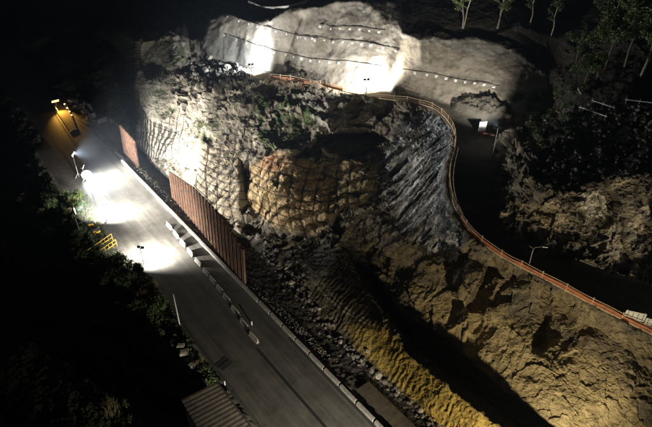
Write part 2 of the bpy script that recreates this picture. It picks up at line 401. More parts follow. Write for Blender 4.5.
# local frames for streaked zones: long axis runs up the slab
ax = (P(440, 150, 14)-P(395, 200, 7)).normalized(); ax = np.array(ax)
al = (PW*ax).sum(-1); per = PW-al[..., None]*ax
st = per*.95 + ax*(al[..., None]*.09)+.15*warp
streak = facets(st*1.1, 33); streak2 = facets(st*2.6, 43)
sl1 = vnoise(per*1.9+ax*(al[..., None]*.06)+.25*warp, 401); sl2 = vnoise(per*4.2+ax*(al[..., None]*.11)+.3*warp, 411)
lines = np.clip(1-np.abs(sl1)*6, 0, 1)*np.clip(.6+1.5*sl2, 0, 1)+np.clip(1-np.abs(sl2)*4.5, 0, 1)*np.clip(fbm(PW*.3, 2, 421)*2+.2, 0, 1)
slabdisp = .22*streak+.12*streak2+.05*f4+.12*lines+.06*n3+.5*n1
# excavator-tooth grooves down the dug faces
gd = np.array([.79, .613, 0.0]); sd = np.array([-.613, .79, 0.0])
sco = (PW*sd).sum(-1)
groove = .055*np.sin(sco*9.0+3*n1+1.5*n2)*np.clip(.3+1.2*fbm(PW*.4, 3, 310), 0, 1)
gouge = facets(PWW*np.array([.75, .75, .22]), 83)
earthdisp = .7*n1+.6*f1*lowm+.2*gouge+.06*f2*lowm+.02*n2+.06*n3+.06*f3+.06*f4
A = np.ones_like(D)
hard = K['road']
def lerp(a, b, w): return a*(1-w)+b*w
amp = rockdisp
flat = .03*n3
amp = lerp(amp, .5*n1+.28*f3+.25*n2+.1*n3, K['left'])
amp = lerp(amp, .5*n1+.15*f2+.04*n3, K['back'])
mound = mask([(388, 135), (420, 120), (440, 200), (445, 265), (425, 290), (395, 285), (370, 255), (345, 248), (338, 222), (358, 205), (378, 168)], 12)
amp = lerp(amp, .6*slabdisp+.25*f2+.1*f3, mound*.8)
amp = lerp(amp, slabdisp, K['slab'])
amp = lerp(amp, .35*rockdisp+.6*earthdisp, K['slope'])
amp = lerp(amp, .8*n1+1.2*f1+.5*f2+.25*f3+.08*n3+.09*f4, K['rrock'])
gm = mask([(420, 280), (480, 310), (540, 330), (600, 360), (660, 440), (560, 430), (490, 375), (430, 320), (395, 280)], 12)
amp = lerp(amp, earthdisp+groove*.9, gm*.9)
amp = lerp(amp, .3*n1+.05*f2*lowm+groove*1.5+.04*f3+.04*n3+.05*f4+.06*gouge, K['ridge'])
amp = lerp(amp, .5*n1+.35*f1+.12*f2+.1*n2+.05*n3, mask([(184, 110), (215, 100), (240, 120), (232, 150), (222, 232), (205, 222), (190, 190), (178, 160)], 8)*.85)
amp = lerp(amp, .15*n1+.1*f3+.05*n3, K['ditch'])
amp = lerp(amp, .15*n3, K['trench'])
amp = lerp(amp, .30*n1+.11*fbm(PW*np.array([.7, .7, .15]), 3, 77)*np.clip((410-GX)/20, .2, 1)+.03*n3+.04*n2+.035*f3, K['wall'])
def seg(x0_, y0_, x1_, y1_, w):
    t_ = np.clip(((GX-x0_)*(x1_-x0_)+(GY-y0_)*(y1_-y0_))/((x1_-x0_)**2+(y1_-y0_)**2), 0, 1)
    return np.exp(-(((GX-x0_-t_*(x1_-x0_))**2+(GY-y0_-t_*(y1_-y0_))**2)/w**2))
amp = amp-K['wall']*(1.3*seg(300, 18, 286, 60, 6)+.9*seg(402, 36, 388, 88, 5)+.7*seg(268, 24, 262, 55, 4)+.6*seg(335, 10, 328, 50, 5))
amp = lerp(amp, .35*n1+.12*n2+.08*f3, np.clip(K['knobs']+mask([(139, 44), (150, 38), (172, 42), (176, 70), (170, 110), (140, 110)], 6), 0, 1))
# quilted, cable-pressed rock under the nets
def quadmap(q):
    """pixel quad -> unit square coordinates, inverse bilinear by fitting a homography"""
    A_ = []; b_ = []
    for (x, y), (u, v) in zip(q, ((0, 0), (1, 0), (1, 1), (0, 1))):
        A_ += [[x, y, 1, 0, 0, 0, -u*x, -u*y], [0, 0, 0, x, y, 1, -v*x, -v*y]]; b_ += [u, v]
    h = np.linalg.solve(np.array(A_, float), np.array(b_, float)); return h
def applyh(h, X, Y):
    w = h[6]*X+h[7]*Y+1
    return (h[0]*X+h[1]*Y+h[2])/w, (h[3]*X+h[4]*Y+h[5])/w
NETS = [  # name, quad (tl, tr, br, bl), columns, rows, zone polygon, quilt depth
    ('bulge', [(248, 152), (340, 165), (332, 246), (246, 212)], 8, 7, Z['bulge'], .26),
    ('bulge2', [(312, 152), (386, 160), (372, 214), (318, 208)], 5, 4, Z['bulge2'], .3),
    ('netB', [(196, 130), (250, 140), (250, 240), (190, 200)], 5, 11, Z['netB'], .22),
    ('knob', [(148, 98), (188, 108), (180, 164), (140, 150)], 6, 8, [(162, 120), (178, 106), (187, 112), (186, 140), (179, 160), (165, 158), (148, 150), (146, 130)], .05)]
for nm, q, nu, nv, poly, dep in NETS:
    h = quadmap(q); U, V = applyh(h, GX, GY)
    wob = .12*vnoise(np.stack([U*4, V*4, U*0], -1), 91)
    U_, V_ = U, V; U = U_+.07*np.sin(math.pi*V_); V = V_-.13*np.sin(math.pi*U_)
    cu = np.abs(((U*nu+wob) % 1)-.5)*2; cv = np.abs(((V*nv+wob) % 1)-.5)*2
    pil = np.sqrt(np.clip((1-cu**4)*(1-cv**4), 0, 1))
    m = mask(poly, 4)
    amp = lerp(amp, .45*n1+.12*f1+.14*f2+.06*f3+dep*pil+.05*n3+.15, m)
amp = lerp(amp, 0*n1, mask([(322, 136), (335, 132), (352, 131), (372, 132), (384, 137), (370, 153), (357, 159), (344, 159), (330, 154), (322, 147)], 3))
amp = lerp(amp, flat*1.0+.03*n1, K['haul'])
amp = lerp(amp, 0*n1, np.clip(K['road']*1.0, 0, 1))
edge = np.clip((GX+12)/30, 0, 1)
PD = PW+Nn*amp[..., None]

# rubble heap on the bench, spoil at the wall's right-hand end
heap = mask([(188, 70), (205, 62), (235, 66), (252, 74), (245, 84), (215, 88), (192, 82)], 8)
PD[..., 2] += heap*(1.0+.7*f2+.5*f3)
heap2 = mask([(452, 108), (470, 98), (490, 100), (508, 114), (512, 124), (480, 119)], 6)
PD[..., 2] += heap2*(1.3+.35*f2+.2*f3)
PD[..., 1] -= heap2*.5
GN = normals(PD)
if (GN*view).sum(-1).mean() > 0: GN = -GN

def surf(px, py, off=0.0):
    i = min(max(np.searchsorted(gx, px)-1, 0), NX-2); j = min(max(np.searchsorted(gy, py)-1, 0), NY-2)
    fx = (px-gx[i])/(gx[i+1]-gx[i]); fy = (py-gy[j])/(gy[j+1]-gy[j])
    p = (PD[j, i]*(1-fx)+PD[j, i+1]*fx)*(1-fy)+(PD[j+1, i]*(1-fx)+PD[j+1, i+1]*fx)*fy
    return Vector(p)+Vector(Nn[j, i])*off
def surfn(px, py):
    i = min(max(np.searchsorted(gx, px)-1, 0), NX-2); j = min(max(np.searchsorted(gy, py)-1, 0), NY-2)
    return Vector(Nn[j, i]).normalized()

# ---- base colours of the ground, with some shade painted in
def c(*a): return np.array(a)
col = np.ones((NY, NX, 3))*c(.17, .15, .12)
def paint(m, cc, s=1.0):
    global col
    col = col*(1-(m*s)[..., None])+c(*cc)*(m*s)[..., None]
vein = np.clip((fbm(PWW*.8, 4, 140)-.15)*2.2, 0, 1)
paint(vein, (.30, .265, .21), .75)
paint(np.clip(-fbm(PWW*.45, 4, 160)*1.6-.1, 0, 1), (.085, .075, .062), .75)
paint(mask([(178, 95), (205, 98), (218, 140), (226, 190), (218, 225), (190, 190), (176, 160)], 14), (.40, .36, .29), .85)
paint(mask([(180, 80), (250, 95), (330, 95), (330, 150), (255, 150), (200, 145)], 20)*np.clip(.3+fbm(PWW*.7, 4, 199), 0, 1), (.11, .095, .07), .8)
paint(mask([(300, 95), (345, 100), (350, 125), (318, 132)], 10), (.36, .34, .30), .6)
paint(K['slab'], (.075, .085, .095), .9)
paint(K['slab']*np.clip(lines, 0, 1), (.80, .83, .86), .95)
paint(mask([(385, 150), (420, 118), (440, 140), (420, 180), (395, 200), (375, 180)], 10), (.13, .12, .10), .45)
paint(mask([(325, 215), (385, 165), (410, 240), (440, 285), (400, 300), (372, 255), (345, 240)], 14), (.17, .14, .10), .7)
paint(mound, (.16, .135, .10), .85); paint(mound*np.clip(lines, 0, 1), (.34, .30, .23), .7)
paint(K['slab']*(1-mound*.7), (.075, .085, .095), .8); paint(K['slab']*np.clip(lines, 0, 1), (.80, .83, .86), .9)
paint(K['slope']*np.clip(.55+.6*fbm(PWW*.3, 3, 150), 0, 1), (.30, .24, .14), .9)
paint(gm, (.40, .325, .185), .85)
paint(K['ridge'], (.11, .09, .06), .9)  # dark brown ridge, with shade on its upper half put into the colour
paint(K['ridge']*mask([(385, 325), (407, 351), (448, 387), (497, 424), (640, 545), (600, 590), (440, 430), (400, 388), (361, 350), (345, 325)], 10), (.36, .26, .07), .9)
ml = mask([(300, 268), (312, 250), (330, 246), (336, 258), (318, 282), (308, 288)], 3)
paint(ml*np.clip(.25+lines, 0, 1), (.5, .52, .54), .8)
trk = np.zeros_like(D)
for off in (0, 7):
    tp = [(314+off, 283), (326+off, 297), (343+off, 311), (372+off, 327)]
    for (ax_, ay_), (bx_, by_) in zip(tp[:-1], tp[1:]):
        tt = np.clip(((GX-ax_)*(bx_-ax_)+(GY-ay_)*(by_-ay_))/((bx_-ax_)**2+(by_-ay_)**2), 0, 1)
        trk = np.maximum(trk, np.clip(1.3-np.hypot(GX-ax_-tt*(bx_-ax_), GY-ay_-tt*(by_-ay_)), 0, 1))
paint(trk, (.32, .28, .2), .8)
paint(K['ditch'], (.04, .036, .03), .95); paint(K['trench'], (.045, .038, .03), .95)  # fence's shade over the ditch painted in as near-black
paint(K['bulge'], (.36, .25, .12), .85); paint(K['bulge2'], (.30, .22, .10), .7)
paint(K['bulge']*np.clip((fbm(PW*.5, 4, 171)-.0)*1.5, 0, 1), (.50, .38, .22), .7)
paint(mask([(262, 158), (275, 156), (290, 166), (275, 175), (264, 172)], 6), (.34, .15, .07), .6)
paint(mask(Z['netB'], 6), (.24, .20, .14), .85)
paint(K['rrock'], (.18, .16, .12), .7)
paint(K['rrock']*np.clip((fbm(PWW*.6, 4, 180)-.15)*2, 0, 1), (.46, .39, .27), .8)
paint(mask([(585, 188), (612, 186), (610, 214), (590, 220), (580, 210)], 5), (.66, .60, .48), .9)
paint(K['haul'], (.085, .08, .065), .95)
paint(mask([(240, 68), (300, 78), (365, 90), (430, 99), (455, 118), (445, 120), (430, 109), (400, 102), (330, 92), (270, 82), (230, 76)], 5), (.24, .17, .10), .8)
paint(heap, (.06, .055, .05), .9); paint(heap2, (.06, .052, .04), .9)
paint(K['wall'], (.29, .27, .235), 1)
paint(K['wall']*np.clip(fbm(PW*np.array([.35, .35, .05]), 4, 210)*1.6+.1, 0, 1), (.13, .115, .09), .75)
paint(mask([(395, 35), (545, 70), (548, 122), (470, 120), (400, 100)], 8)*K['wall'], (.26, .22, .16), .6)
paint(heap2, (.06, .052, .04), .95)
paint(mask(Z['knobs'], 6), (.24, .225, .19), .9)
paint(mask([(250, 97), (262, 92), (306, 100), (318, 120), (310, 140), (292, 152), (262, 150)], 9)*np.clip(.2+fbm(PW*.8, 4, 222)*1.4, 0, 1), (.05, .085, .022), .95)
for pl in ([(160, 36), (180, 38), (190, 62), (172, 70), (160, 56)], [(150, 90), (168, 88), (176, 112), (160, 120)], [(195, 120), (215, 110), (225, 130), (205, 150)], [(505, 95), (560, 85), (590, 120), (575, 160), (520, 150), (512, 118)]):
    paint(mask(pl, 8)*np.clip(.35+fbm(PW*.8, 4, 230)*1.4, 0, 1), (.055, .075, .025), .9)
paint(K['left'], (.035, .04, .02), 1); paint(K['back'], (.026, .024, .018), .95)
paint(K['road'], (.06, .06, .055), 1)

# ---- faces split by zone into separate objects
CXf = (GX[:-1, :-1]+GX[1:, 1:])/2; CYf = (GY[:-1, :-1]+GY[1:, 1:])/2
zone = np.zeros(CXf.shape, int)
names = ['cliff', 'verge', 'wooded_slope', 'upper_hillside', 'ditch', 'spoil_ridge', 'trench', 'dug_slope', 'haul_road', 'retaining_wall']
for k, zn in ((7, 'slope'), (4, 'ditch'), (5, 'ridge'), (6, 'trench'), (3, 'back'), (8, 'haul'), (9, 'wall'), (2, 'left'), (1, 'road')):
    zone[pip(Z[zn], CXf, CYf)] = k
idx = np.arange(NX*NY).reshape(NY, NX)
quads = np.stack([idx[:-1, :-1], idx[1:, :-1], idx[1:, 1:], idx[:-1, 1:]], -1)
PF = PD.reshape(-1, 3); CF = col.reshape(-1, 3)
matof = ['rock', 'gravel', 'soil', 'soil', 'soil', 'soil', 'soil', 'rock', 'gravel', 'shot']
TER = {}
for k, nm in enumerate(names):
    q = quads[zone == k]
    if not len(q): continue
    u, invx = np.unique(q, return_inverse=True); q = invx.reshape(-1, 4)
    me = bpy.data.meshes.new(nm)
    me.vertices.add(len(u)); me.vertices.foreach_set('co', PF[u].astype(np.float32).ravel())
    me.loops.add(q.size); me.loops.foreach_set('vertex_index', q.ravel().astype(np.int32))
    me.polygons.add(len(q)); me.polygons.foreach_set('loop_start', np.arange(0, q.size, 4, dtype=np.int32))
    me.polygons.foreach_set('use_smooth', np.ones(len(q), bool) if nm in ('retaining_wall', 'haul_road', 'verge') else np.zeros(len(q), bool))
    me.update(calc_edges=True); me.validate()
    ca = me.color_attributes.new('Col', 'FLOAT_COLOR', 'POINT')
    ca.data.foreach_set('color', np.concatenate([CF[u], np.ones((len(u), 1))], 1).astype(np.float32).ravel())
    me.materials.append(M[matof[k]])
    o = bpy.data.objects.new(nm, me); C.objects.link(o); TER[nm] = o
    if nm != 'retaining_wall': o['kind'] = 'structure'
tag(TER['retaining_wall'], 'pale sprayed-concrete retaining wall with rows of anchors behind the upper bench', 'retaining wall')
# far ground, well below everything, out to the horizon
g = MB(); g.add([(-2500, -600, -22), (2500, -600, -22), (2500, 4000, -22), (-2500, 4000, -22)], [(0, 1, 2, 3)])
gm_ = mat('far_ground', (.03, .035, .02), .95, col2=(.02, .02, .015), scale=.05)
tag(g.build('ground', gm_), kind='structure')

# ------------------------------------------------------------------ road
def strip(name, t0, t1, z, m, s0=-32, s1=185, kind='structure', step=4):
    mb = MB(); n = int((s1-s0)/step)
    vs = []
    for i in range(n+1):
        s = s0+(s1-s0)*i/n; vs += [R(s, t0, z), R(s, t1, z)]
    mb.add(vs, [(2*i, 2*i+1, 2*i+3, 2*i+2) for i in range(n)])
    o = mb.build(name, m); tag(o, kind=kind); return o
def asphalt_mat():
    m = bpy.data.materials.new('worn_asphalt'); m.use_nodes = True; n = m.node_tree.nodes; l = m.node_tree.links
    b = n['Principled BSDF']; b.inputs['Roughness'].default_value = .7
    tc = n.new('ShaderNodeTexCoord'); mp = n.new('ShaderNodeMapping'); mp.inputs['Rotation'].default_value = (0, 0, math.radians(-37.8+0))
    l.new(tc.outputs['Object'], mp.inputs[0])
    sc = n.new('ShaderNodeMapping'); sc.inputs['Scale'].default_value = (1.1, .05, 1)
    l.new(mp.outputs[0], sc.inputs[0])
    t1 = n.new('ShaderNodeTexNoise'); t1.inputs['Scale'].default_value = .8; t1.inputs['Detail'].default_value = 4
    l.new(sc.outputs[0], t1.inputs['Vector'])
    t2 = n.new('ShaderNodeTexNoise'); t2.inputs['Scale'].default_value = .5; t2.inputs['Detail'].default_value = 9; t2.inputs['Roughness'].default_value = .7
    l.new(tc.outputs['Object'], t2.inputs['Vector'])
    ad = n.new('ShaderNodeMath'); ad.operation = 'ADD'; l.new(t1.outputs['Fac'], ad.inputs[0]); l.new(t2.outputs['Fac'], ad.inputs[1])
    rp = n.new('ShaderNodeValToRGB'); rp.color_ramp.elements[0].position = .38; rp.color_ramp.elements[1].position = .62
    t4 = n.new('ShaderNodeTexNoise'); t4.inputs['Scale'].default_value = 3.1; t4.inputs['Detail'].default_value = 3; l.new(sc.outputs[0], t4.inputs['Vector'])
    hf = n.new('ShaderNodeMath'); hf.operation = 'MULTIPLY_ADD'; hf.inputs[1].default_value = .40
    q4 = n.new('ShaderNodeMath'); q4.operation = 'MULTIPLY'; q4.inputs[1].default_value = .20; l.new(t4.outputs['Fac'], q4.inputs[0]); l.new(q4.outputs[0], hf.inputs[2])
    l.new(ad.outputs[0], hf.inputs[0]); l.new(hf.outputs[0], rp.inputs[0])
    rp.color_ramp.elements[0].color = (.036, .034, .031, 1); rp.color_ramp.elements[1].color = (.105, .098, .084, 1)
    l.new(rp.outputs[0], b.inputs['Base Color'])
    t3 = n.new('ShaderNodeTexNoise'); t3.inputs['Scale'].default_value = 12; t3.inputs['Detail'].default_value = 4
    l.new(tc.outputs['Object'], t3.inputs['Vector'])
    bp = n.new('ShaderNodeBump'); bp.inputs['Strength'].default_value = .3; bp.inputs['Distance'].default_value = .03
    l.new(t3.outputs['Fac'], bp.inputs['Height']); l.new(bp.outputs[0], b.inputs['Normal'])
    return m
strip('road', -10.0, -.15, .01, asphalt_mat())
strip('dark_strip', -4.75, -4.4, .016, mat('black_strip', (.012, .012, .012), .6), -32, 3)  # black strip continuing the line of the barrier blocks
strip('dark_strip', -.55, -.2, .016, M['hose'], -32, 2)  # dark strip drawn in for the kerb's shadow
strip('lay_by', -13.2, -10.0, .002, mat('lay_by_gravel', (.12, .11, .1), .9, col2=(.06, .055, .05), scale=1.5, bump=.4), 18, 80)
strip('service_strip', 1.2, 3.2, .0, mat('packed_gravel', (.075, .062, .035), .9, col2=(.035, .03, .02), scale=1.2, bump=.5), -32, -9.5)
# right-hand concrete edge kerb, cast in lengths
kerb = empty('concrete_kerb', R(0, 0)); tag(kerb, 'low pale concrete kerb of cast lengths along the cliff side of the road', 'kerb')
for i, s in enumerate(np.arange(-26, 62, 3.0)):
    ln = 2.7 if s < 12 else 2.96
    a = Matrix(((-.613, .79, 0), (.79, .613, 0), (0, 0, 1)))
    mb = MB(); mb.box((0, 0, .19), (ln, .42, .46), mat=a); mb.box((0, 0, .45), (ln, .28, .07), mat=a)
    o = mb.build('kerb_length', M['concrete'], kerb); o.location = R(s+1.5, .06+random.uniform(-.03, .03))-R(0, 0)
    o.rotation_euler.z = random.uniform(-.008, .008)
# barrier blocks along the middle of the road
def barrier_block():
    r = empty('barrier_block')
    mb = MB()
    prof = [(-.22, 0), (.22, 0), (.2, .13), (.09, .34), (.07, .75), (-.07, .75), (-.09, .34), (-.2, .13)]
    n = len(prof)
    vs = [(-.95, y, z) for y, z in prof]+[(.95, y, z) for y, z in prof]
    mb.add(vs, [tuple(range(n))[::-1], tuple(range(n, 2*n))]+[(i, (i+1) % n, n+(i+1) % n, n+i) for i in range(n)])
    mb.build('barrier_body', M['concrete'], r)
    h = MB(); h.box((0, 0, .772), (1.5, .08, .04)); h.build('white_cap', M['white'], r)
    return r
bb = barrier_block(); ang = math.atan2(.79, -.613)
tag(bb, 'concrete barrier block standing in the row down the middle of the road', 'barrier block', 'barrier blocks down the middle of the road')
S0 = 4.5; k = 0; s = S0
while s < 36:
    o = bb if k == 0 else copy_tree(bb)
    tt = np.interp(s, [-20, -12, 4, 14, 36], [-4.7, -4.5, -4.1, -3.1, -2.1])
    blast = o; o.location = R(s, tt, .02); o.rotation_euler = (0, 0, ang+random.uniform(-.03, .03))
    gap = 2.9 if s < 12 else (2.3 if s < 20 else 3.0)
    s += gap; k += 1
bb['label'] = 'concrete barrier block at the near, darkest end of the road row'
blast['label'] = 'concrete barrier block at the far, brightly lit end of the road row'
# manhole, small posts, blocks by the lower bank
mb = MB(); mb.box((0, 0, .02), (1.7, 1.5, .03), rz=.9); mb.box((0, 0, .05), (1.4, .1, .03), rz=.9)
o = mb.build('drain_cover', M['dark']); o.location = P(224, 364, 0); tag(o, 'dark square drain cover set in the road near the lower bank', 'drain cover')
for i, (a, b) in enumerate(((225, 385), (252, 325))):
    r = empty('marker_post', P(a, b, 0)); tag(r, ['small white marker post at the road edge beside the shed roof', 'small white marker post standing alone on the dark carriageway'][i], 'marker post')
    MB().tube([(0, 0, 0), (0, 0, .5)], .08).build('post', M['white'], r); MB().tube([(0, 0, .5), (0, 0, .62)], .1).build('cap', M['white'], r)
for i, (a, b, sz) in enumerate(((184, 351, .9), (187, 357, 1.1), (191, 364, 1.1), (194, 370, 1.1), (191, 388, .7))):
    mb = MB(); mb.box((0, 0, .35), (sz, sz*.7, .7), rz=.25*i); mb.box((0, 0, .73), (sz*.8, sz*.5, .06), rz=.25*i)
    o = mb.build('concrete_block', M['stonel']); o.location = surf(a, b, 0)
    tag(o, ['topmost of the pale concrete blocks stepping down the lower left bank', 'second pale concrete block from the top on the lower left bank', 'third pale concrete block from the top on the lower left bank', 'fourth pale block down, at the foot of the stepping row', 'small pale concrete block alone just above the shed roof'][i], 'concrete block', 'concrete blocks on the lower bank')

# ------------------------------------------------------------------ rusty catch fence
def fence(name, label, s0, s1, tfun, hfun, n):
    r = empty(name, R(s0, tfun(0))); org = Vector(r.location); tag(r, label, 'fence')
    for i in range(n):
        u = i/(n-1); s = s0+(s1-s0)*u; base = R(s, tfun(u), -.3); h = hfun(u)
        lean = Vector((.79, .613, 0))*(.05*h)
        m_ = Matrix(((-.613, .79, 0), (.79, .613, 0), (0, 0, 1)))
        mb = MB()
        top = base+Vector((0, 0, h))+lean
        for a in (-.2, .2):
            q = Vector((-.613, .79, 0))*a
            dv = (top-base)
            pts4 = []
            for e in (base, top):
                for sx, sy in ((-1, -1), (1, -1), (1, 1), (-1, 1)):
                    pts4.append(e+q*1.0+Vector((-.613, .79, 0))*sx*.03+Vector((.79, .613, 0))*sy*.16-org)
            mb.add(pts4, [(0, 1, 5, 4), (1, 2, 6, 5), (2, 3, 7, 6), (3, 0, 4, 7), (0, 3, 2, 1), (4, 5, 6, 7)])
        w = []
        for e in (base, top):
            for sx, sy in ((-1, -1), (1, -1), (1, 1), (-1, 1)):
                w.append(e+Vector((-.613, .79, 0))*sx*.24+Vector((.79, .613, 0))*sy*.03-org)
        mb.add(w, [(0, 1, 5, 4), (1, 2, 6, 5), (2, 3, 7, 6), (3, 0, 4, 7), (0, 3, 2, 1), (4, 5, 6, 7)])
        mb.build('post', M['rust'], r)
    for fr in (.06, .36, .68, .97):
        mb = MB(); pp = []
        for i in range(n):
            u = i/(n-1); h = hfun(u); pp.append(R(s0+(s1-s0)*u, tfun(u)+.2+.05*h*fr, -.3+h*fr)-org)
        mb.tube(pp, .07); mb.build('rail', M['rust'], r)
    return r
fence('catch_fence', 'long rusty steel post fence standing between the road and the netted rock', 14.6, 44, lambda u: .45+2.0*u, lambda u: float(np.interp(u, [0, .25, .6, 1], [6.6, 8.3, 8.0, 5.6])), 24)
fence('catch_fence', 'short rusty steel fence panel standing at the far end of the kerb', 60.2, 67.8, lambda u: 2.0, lambda u: 5.8+.8*u, 9)
# sparse debris and weeds between kerb and fence
mb = MB()
for i in range(420):
    s = random.uniform(2, 60); t = random.uniform(.45, 1.0)+random.random()**2*.8; mb.rock(R(s, t, -.05+random.random()*.1), random.uniform(.05, .22))
for i in range(260):
    a = random.uniform(0, 1); q = R(random.gauss(4, 4), random.uniform(1, 2.2), -.2); mb.rock(q, random.uniform(.05, .16))
tag(mb.build('kerbside_debris', M['stone']), 'loose stones scattered between the kerb and the rusty fence', 'debris', kind='stuff')

# ------------------------------------------------------------------ nets
def onface(px, py, off): 
    return surf(px, py, off)
netlabels = ['steel cable net over the bulging tan rock beside the dark hollow', 'faint cable net on the brown rock right of the tan bulge', 'cable net over the pale rock directly behind the long rusty fence', 'cable net over the grey rock knob by the short rusty fence']
for ni, (nm, q, nu, nv, poly, dep) in enumerate(NETS):
    h = quadmap(q); Hm = np.array([[h[0], h[1], h[2]], [h[3], h[4], h[5]], [h[6], h[7], 1]]); Hi = np.linalg.inv(Hm)
    def uvpx(u, v):
        w = Hi@np.array([u, v, 1]); return w[0]/w[2], w[1]/w[2]
    mb = MB(); poly_ = [p[:2] for p in poly]; CR = .075 if nm == 'netB' else .042
    def inside(x, y): return bool(pip(poly_, np.array([x]), np.array([y]))[0])
    def runs(fn, n=70):
        run = []
        for i in range(n+1):
            x, y = fn(i/n)
            if inside(x, y): run.append(surf(x, y, .14 if nm == 'netB' else .07))
            else:
                if len(run) > 2: mb.tube(run, CR, 5)
                run = []
        if len(run) > 2: mb.tube(run, CR, 5)
    def wob(u, v): return .12*float(vnoise(np.array([[u*4, v*4, 0.0]]), 91)[0])
    for i in range(-1, nu+2):
        def fn(t, i=i):
            u = (i-wob(i/nu, t))/nu; return uvpx(u-.07*math.sin(math.pi*t), t)
        runs(fn)
    for j in range(-1, nv+2):
        def fn(t, j=j):
            v = (j-wob(t, j/nv))/nv; return uvpx(t, v+.13*math.sin(math.pi*t))
        runs(fn)
    o = mb.build('rockfall_net', M['cable']); tag(o, netlabels[ni], 'rockfall net')

# ------------------------------------------------------------------ anchors and drain hoses on the wall
wall = TER['retaining_wall']
rows = [[(228, 15), (245, 20), (261, 25), (276, 29), (292, 33), (318, 38)], [(320, 24), (340, 26), (360, 27), (385, 30)],
        [(300, 34), (330, 38), (365, 42), (398, 48)], [(224, 33), (250, 42), (274, 50), (310, 58), (345, 61), (382, 66)],
        [(403, 69), (430, 73), (465, 79), (500, 85)], [(252, 68), (280, 74), (305, 71)]]
plate = None
for rw in rows:
    d = 0; pts_ = []
    for a, b in zip(rw[:-1], rw[1:]):
        n = max(2, int(math.hypot(b[0]-a[0], b[1]-a[1])/3))
        pts_ += [(a[0]+(b[0]-a[0])*i/n, a[1]+(b[1]-a[1])*i/n) for i in range(n)]
    pts_.append(rw[-1])
    mb = MB(); mb.tube([surf(x, y, .03) for x, y in pts_], .075, 5)
    mb.build('drain_hose', M['hose'], wall)
    acc = 99; last = pts_[0]
    for x, y in pts_:
        acc += math.hypot(x-last[0], y-last[1]); last = (x, y)
        if acc > 9.2:
            acc = 0
            nrm = surfn(x, y+2.5); p = surf(x, y+2.5, .03)
            rot = nrm.to_track_quat('Z', 'Y').to_matrix()
            if plate is None:
                pm = MB(); pm.box((0, 0, 0), (.6, .6, .05)); pm.tube([(0, 0, 0), (0, 0, .12)], .09)
                pm.box((0, 0, .03), (.34, .34, .04))
                o = pm.build('anchor_head', M['white'], wall); plate = o
            else:
                o = plate.copy(); C.objects.link(o)
            o.matrix_parent_inverse = Matrix.Identity(4); o.location = p; o.rotation_euler = (rot@Matrix.Rotation(random.uniform(-.5, .5), 3, 'Z')).to_euler(); q_ = random.uniform(.6, 1.0); o.scale = (q_, q_*random.uniform(.8, 1), 1)

# ------------------------------------------------------------------ orange safety barrier on the haul road edge
bar = empty('safety_barrier', P(*B[6])); tag(bar, 'long curving safety barrier of posts, rope and orange netting on the haul road edge', 'safety barrier')
bo = Vector(bar.location)
Bp = []
for a, b in zip(B[:-2], B[1:-1]):
    n = max(1, int((P(*b)-P(*a)).length/1.15))
    for i in range(n): Bp.append((a[0]+(b[0]-a[0])*i/n, a[1]+(b[1]-a[1])*i/n))
Bs = [surf(x+.8, y-.6) for x, y in Bp]
def smoothp(ps, k=2):
    for _ in range(k): ps = [ps[0]]+[(ps[i-1]+ps[i]*2+ps[i+1])/4 for i in range(1, len(ps)-1)]+[ps[-1]]
    return ps
Bs = smoothp(Bs)
up = Vector((0, 0, 1))
k0 = next(i for i, p in enumerate(Bp) if p[1] > 218 and p[0] > 440)
k1 = next(i for i, p in enumerate(Bp) if p[0] > 432)
for hh, rr in ((.85, .045), (.45, .03)):
    MB().tube([p+up*(hh+.05*math.sin(i*1.9))-bo for i, p in enumerate(Bs)], rr).build('rope', M['rope'], bar)
kb = MB()
kb.tube([p+up*.06-bo for p in Bs], .1, 6); kb.build('edge_bund', M['rope'], bar)
def net(i0, i1, name, m, lo=.1, hi=.62):
    mb = MB(); vs = []
    for i in range(i0, i1):
        sag = .06*math.sin(i*1.9)+random.uniform(-.05, .05)
        vs += [Bs[i]+up*lo-bo, Bs[i]+up*(hi+sag)-bo]
    n = (i1-i0)
    mb.add(vs, [(2*j, 2*j+2, 2*j+3, 2*j+1) for j in range(n-1)])
    # the netting has thickness
    vs2 = [Vector(v)+Vector((.05, .04, 0)) for v in vs]; mb.add(vs2, [(2*j, 2*j+1, 2*j+3, 2*j+2) for j in range(n-1)])
    mb.build(name, m, bar)
net(k0, len(Bs), 'orange_netting', M['orange'])
net(0, k1-14, 'orange_netting', M['orange'], .1, .45)
pp0 = None
for i in range(0, len(Bs), 2):
    if pp0 is None:
        pb = MB(); pb.tube([(0, 0, -.2), (0, 0, 1.0)], .05, 6); pb.box((0, 0, 1.02), (.12, .12, .06))
        pp0 = pb.build('post', M['rope'], bar); o = pp0
    else:
        o = pp0.copy(); C.objects.link(o)
    o.location = Bs[i]-bo
# inner guide rope on the upper curve
inner = smoothp([surf(x+5.5+2*math.sin(i*.1), y) for i, (x, y) in enumerate(Bp) if 150 < y < 232 and x > 440])
r = empty('guide_rope', inner[0]); tag(r, 'thin second rope line on low stakes just inside the haul road curve', 'guide rope')
MB().tube([p+up*.6-inner[0] for p in inner], .05).build('rope', M['rope'], r)
for p in inner[::3]: MB().tube([p-inner[0], p+up*.7-inner[0]], .045).build('stake', M['rope'], r)

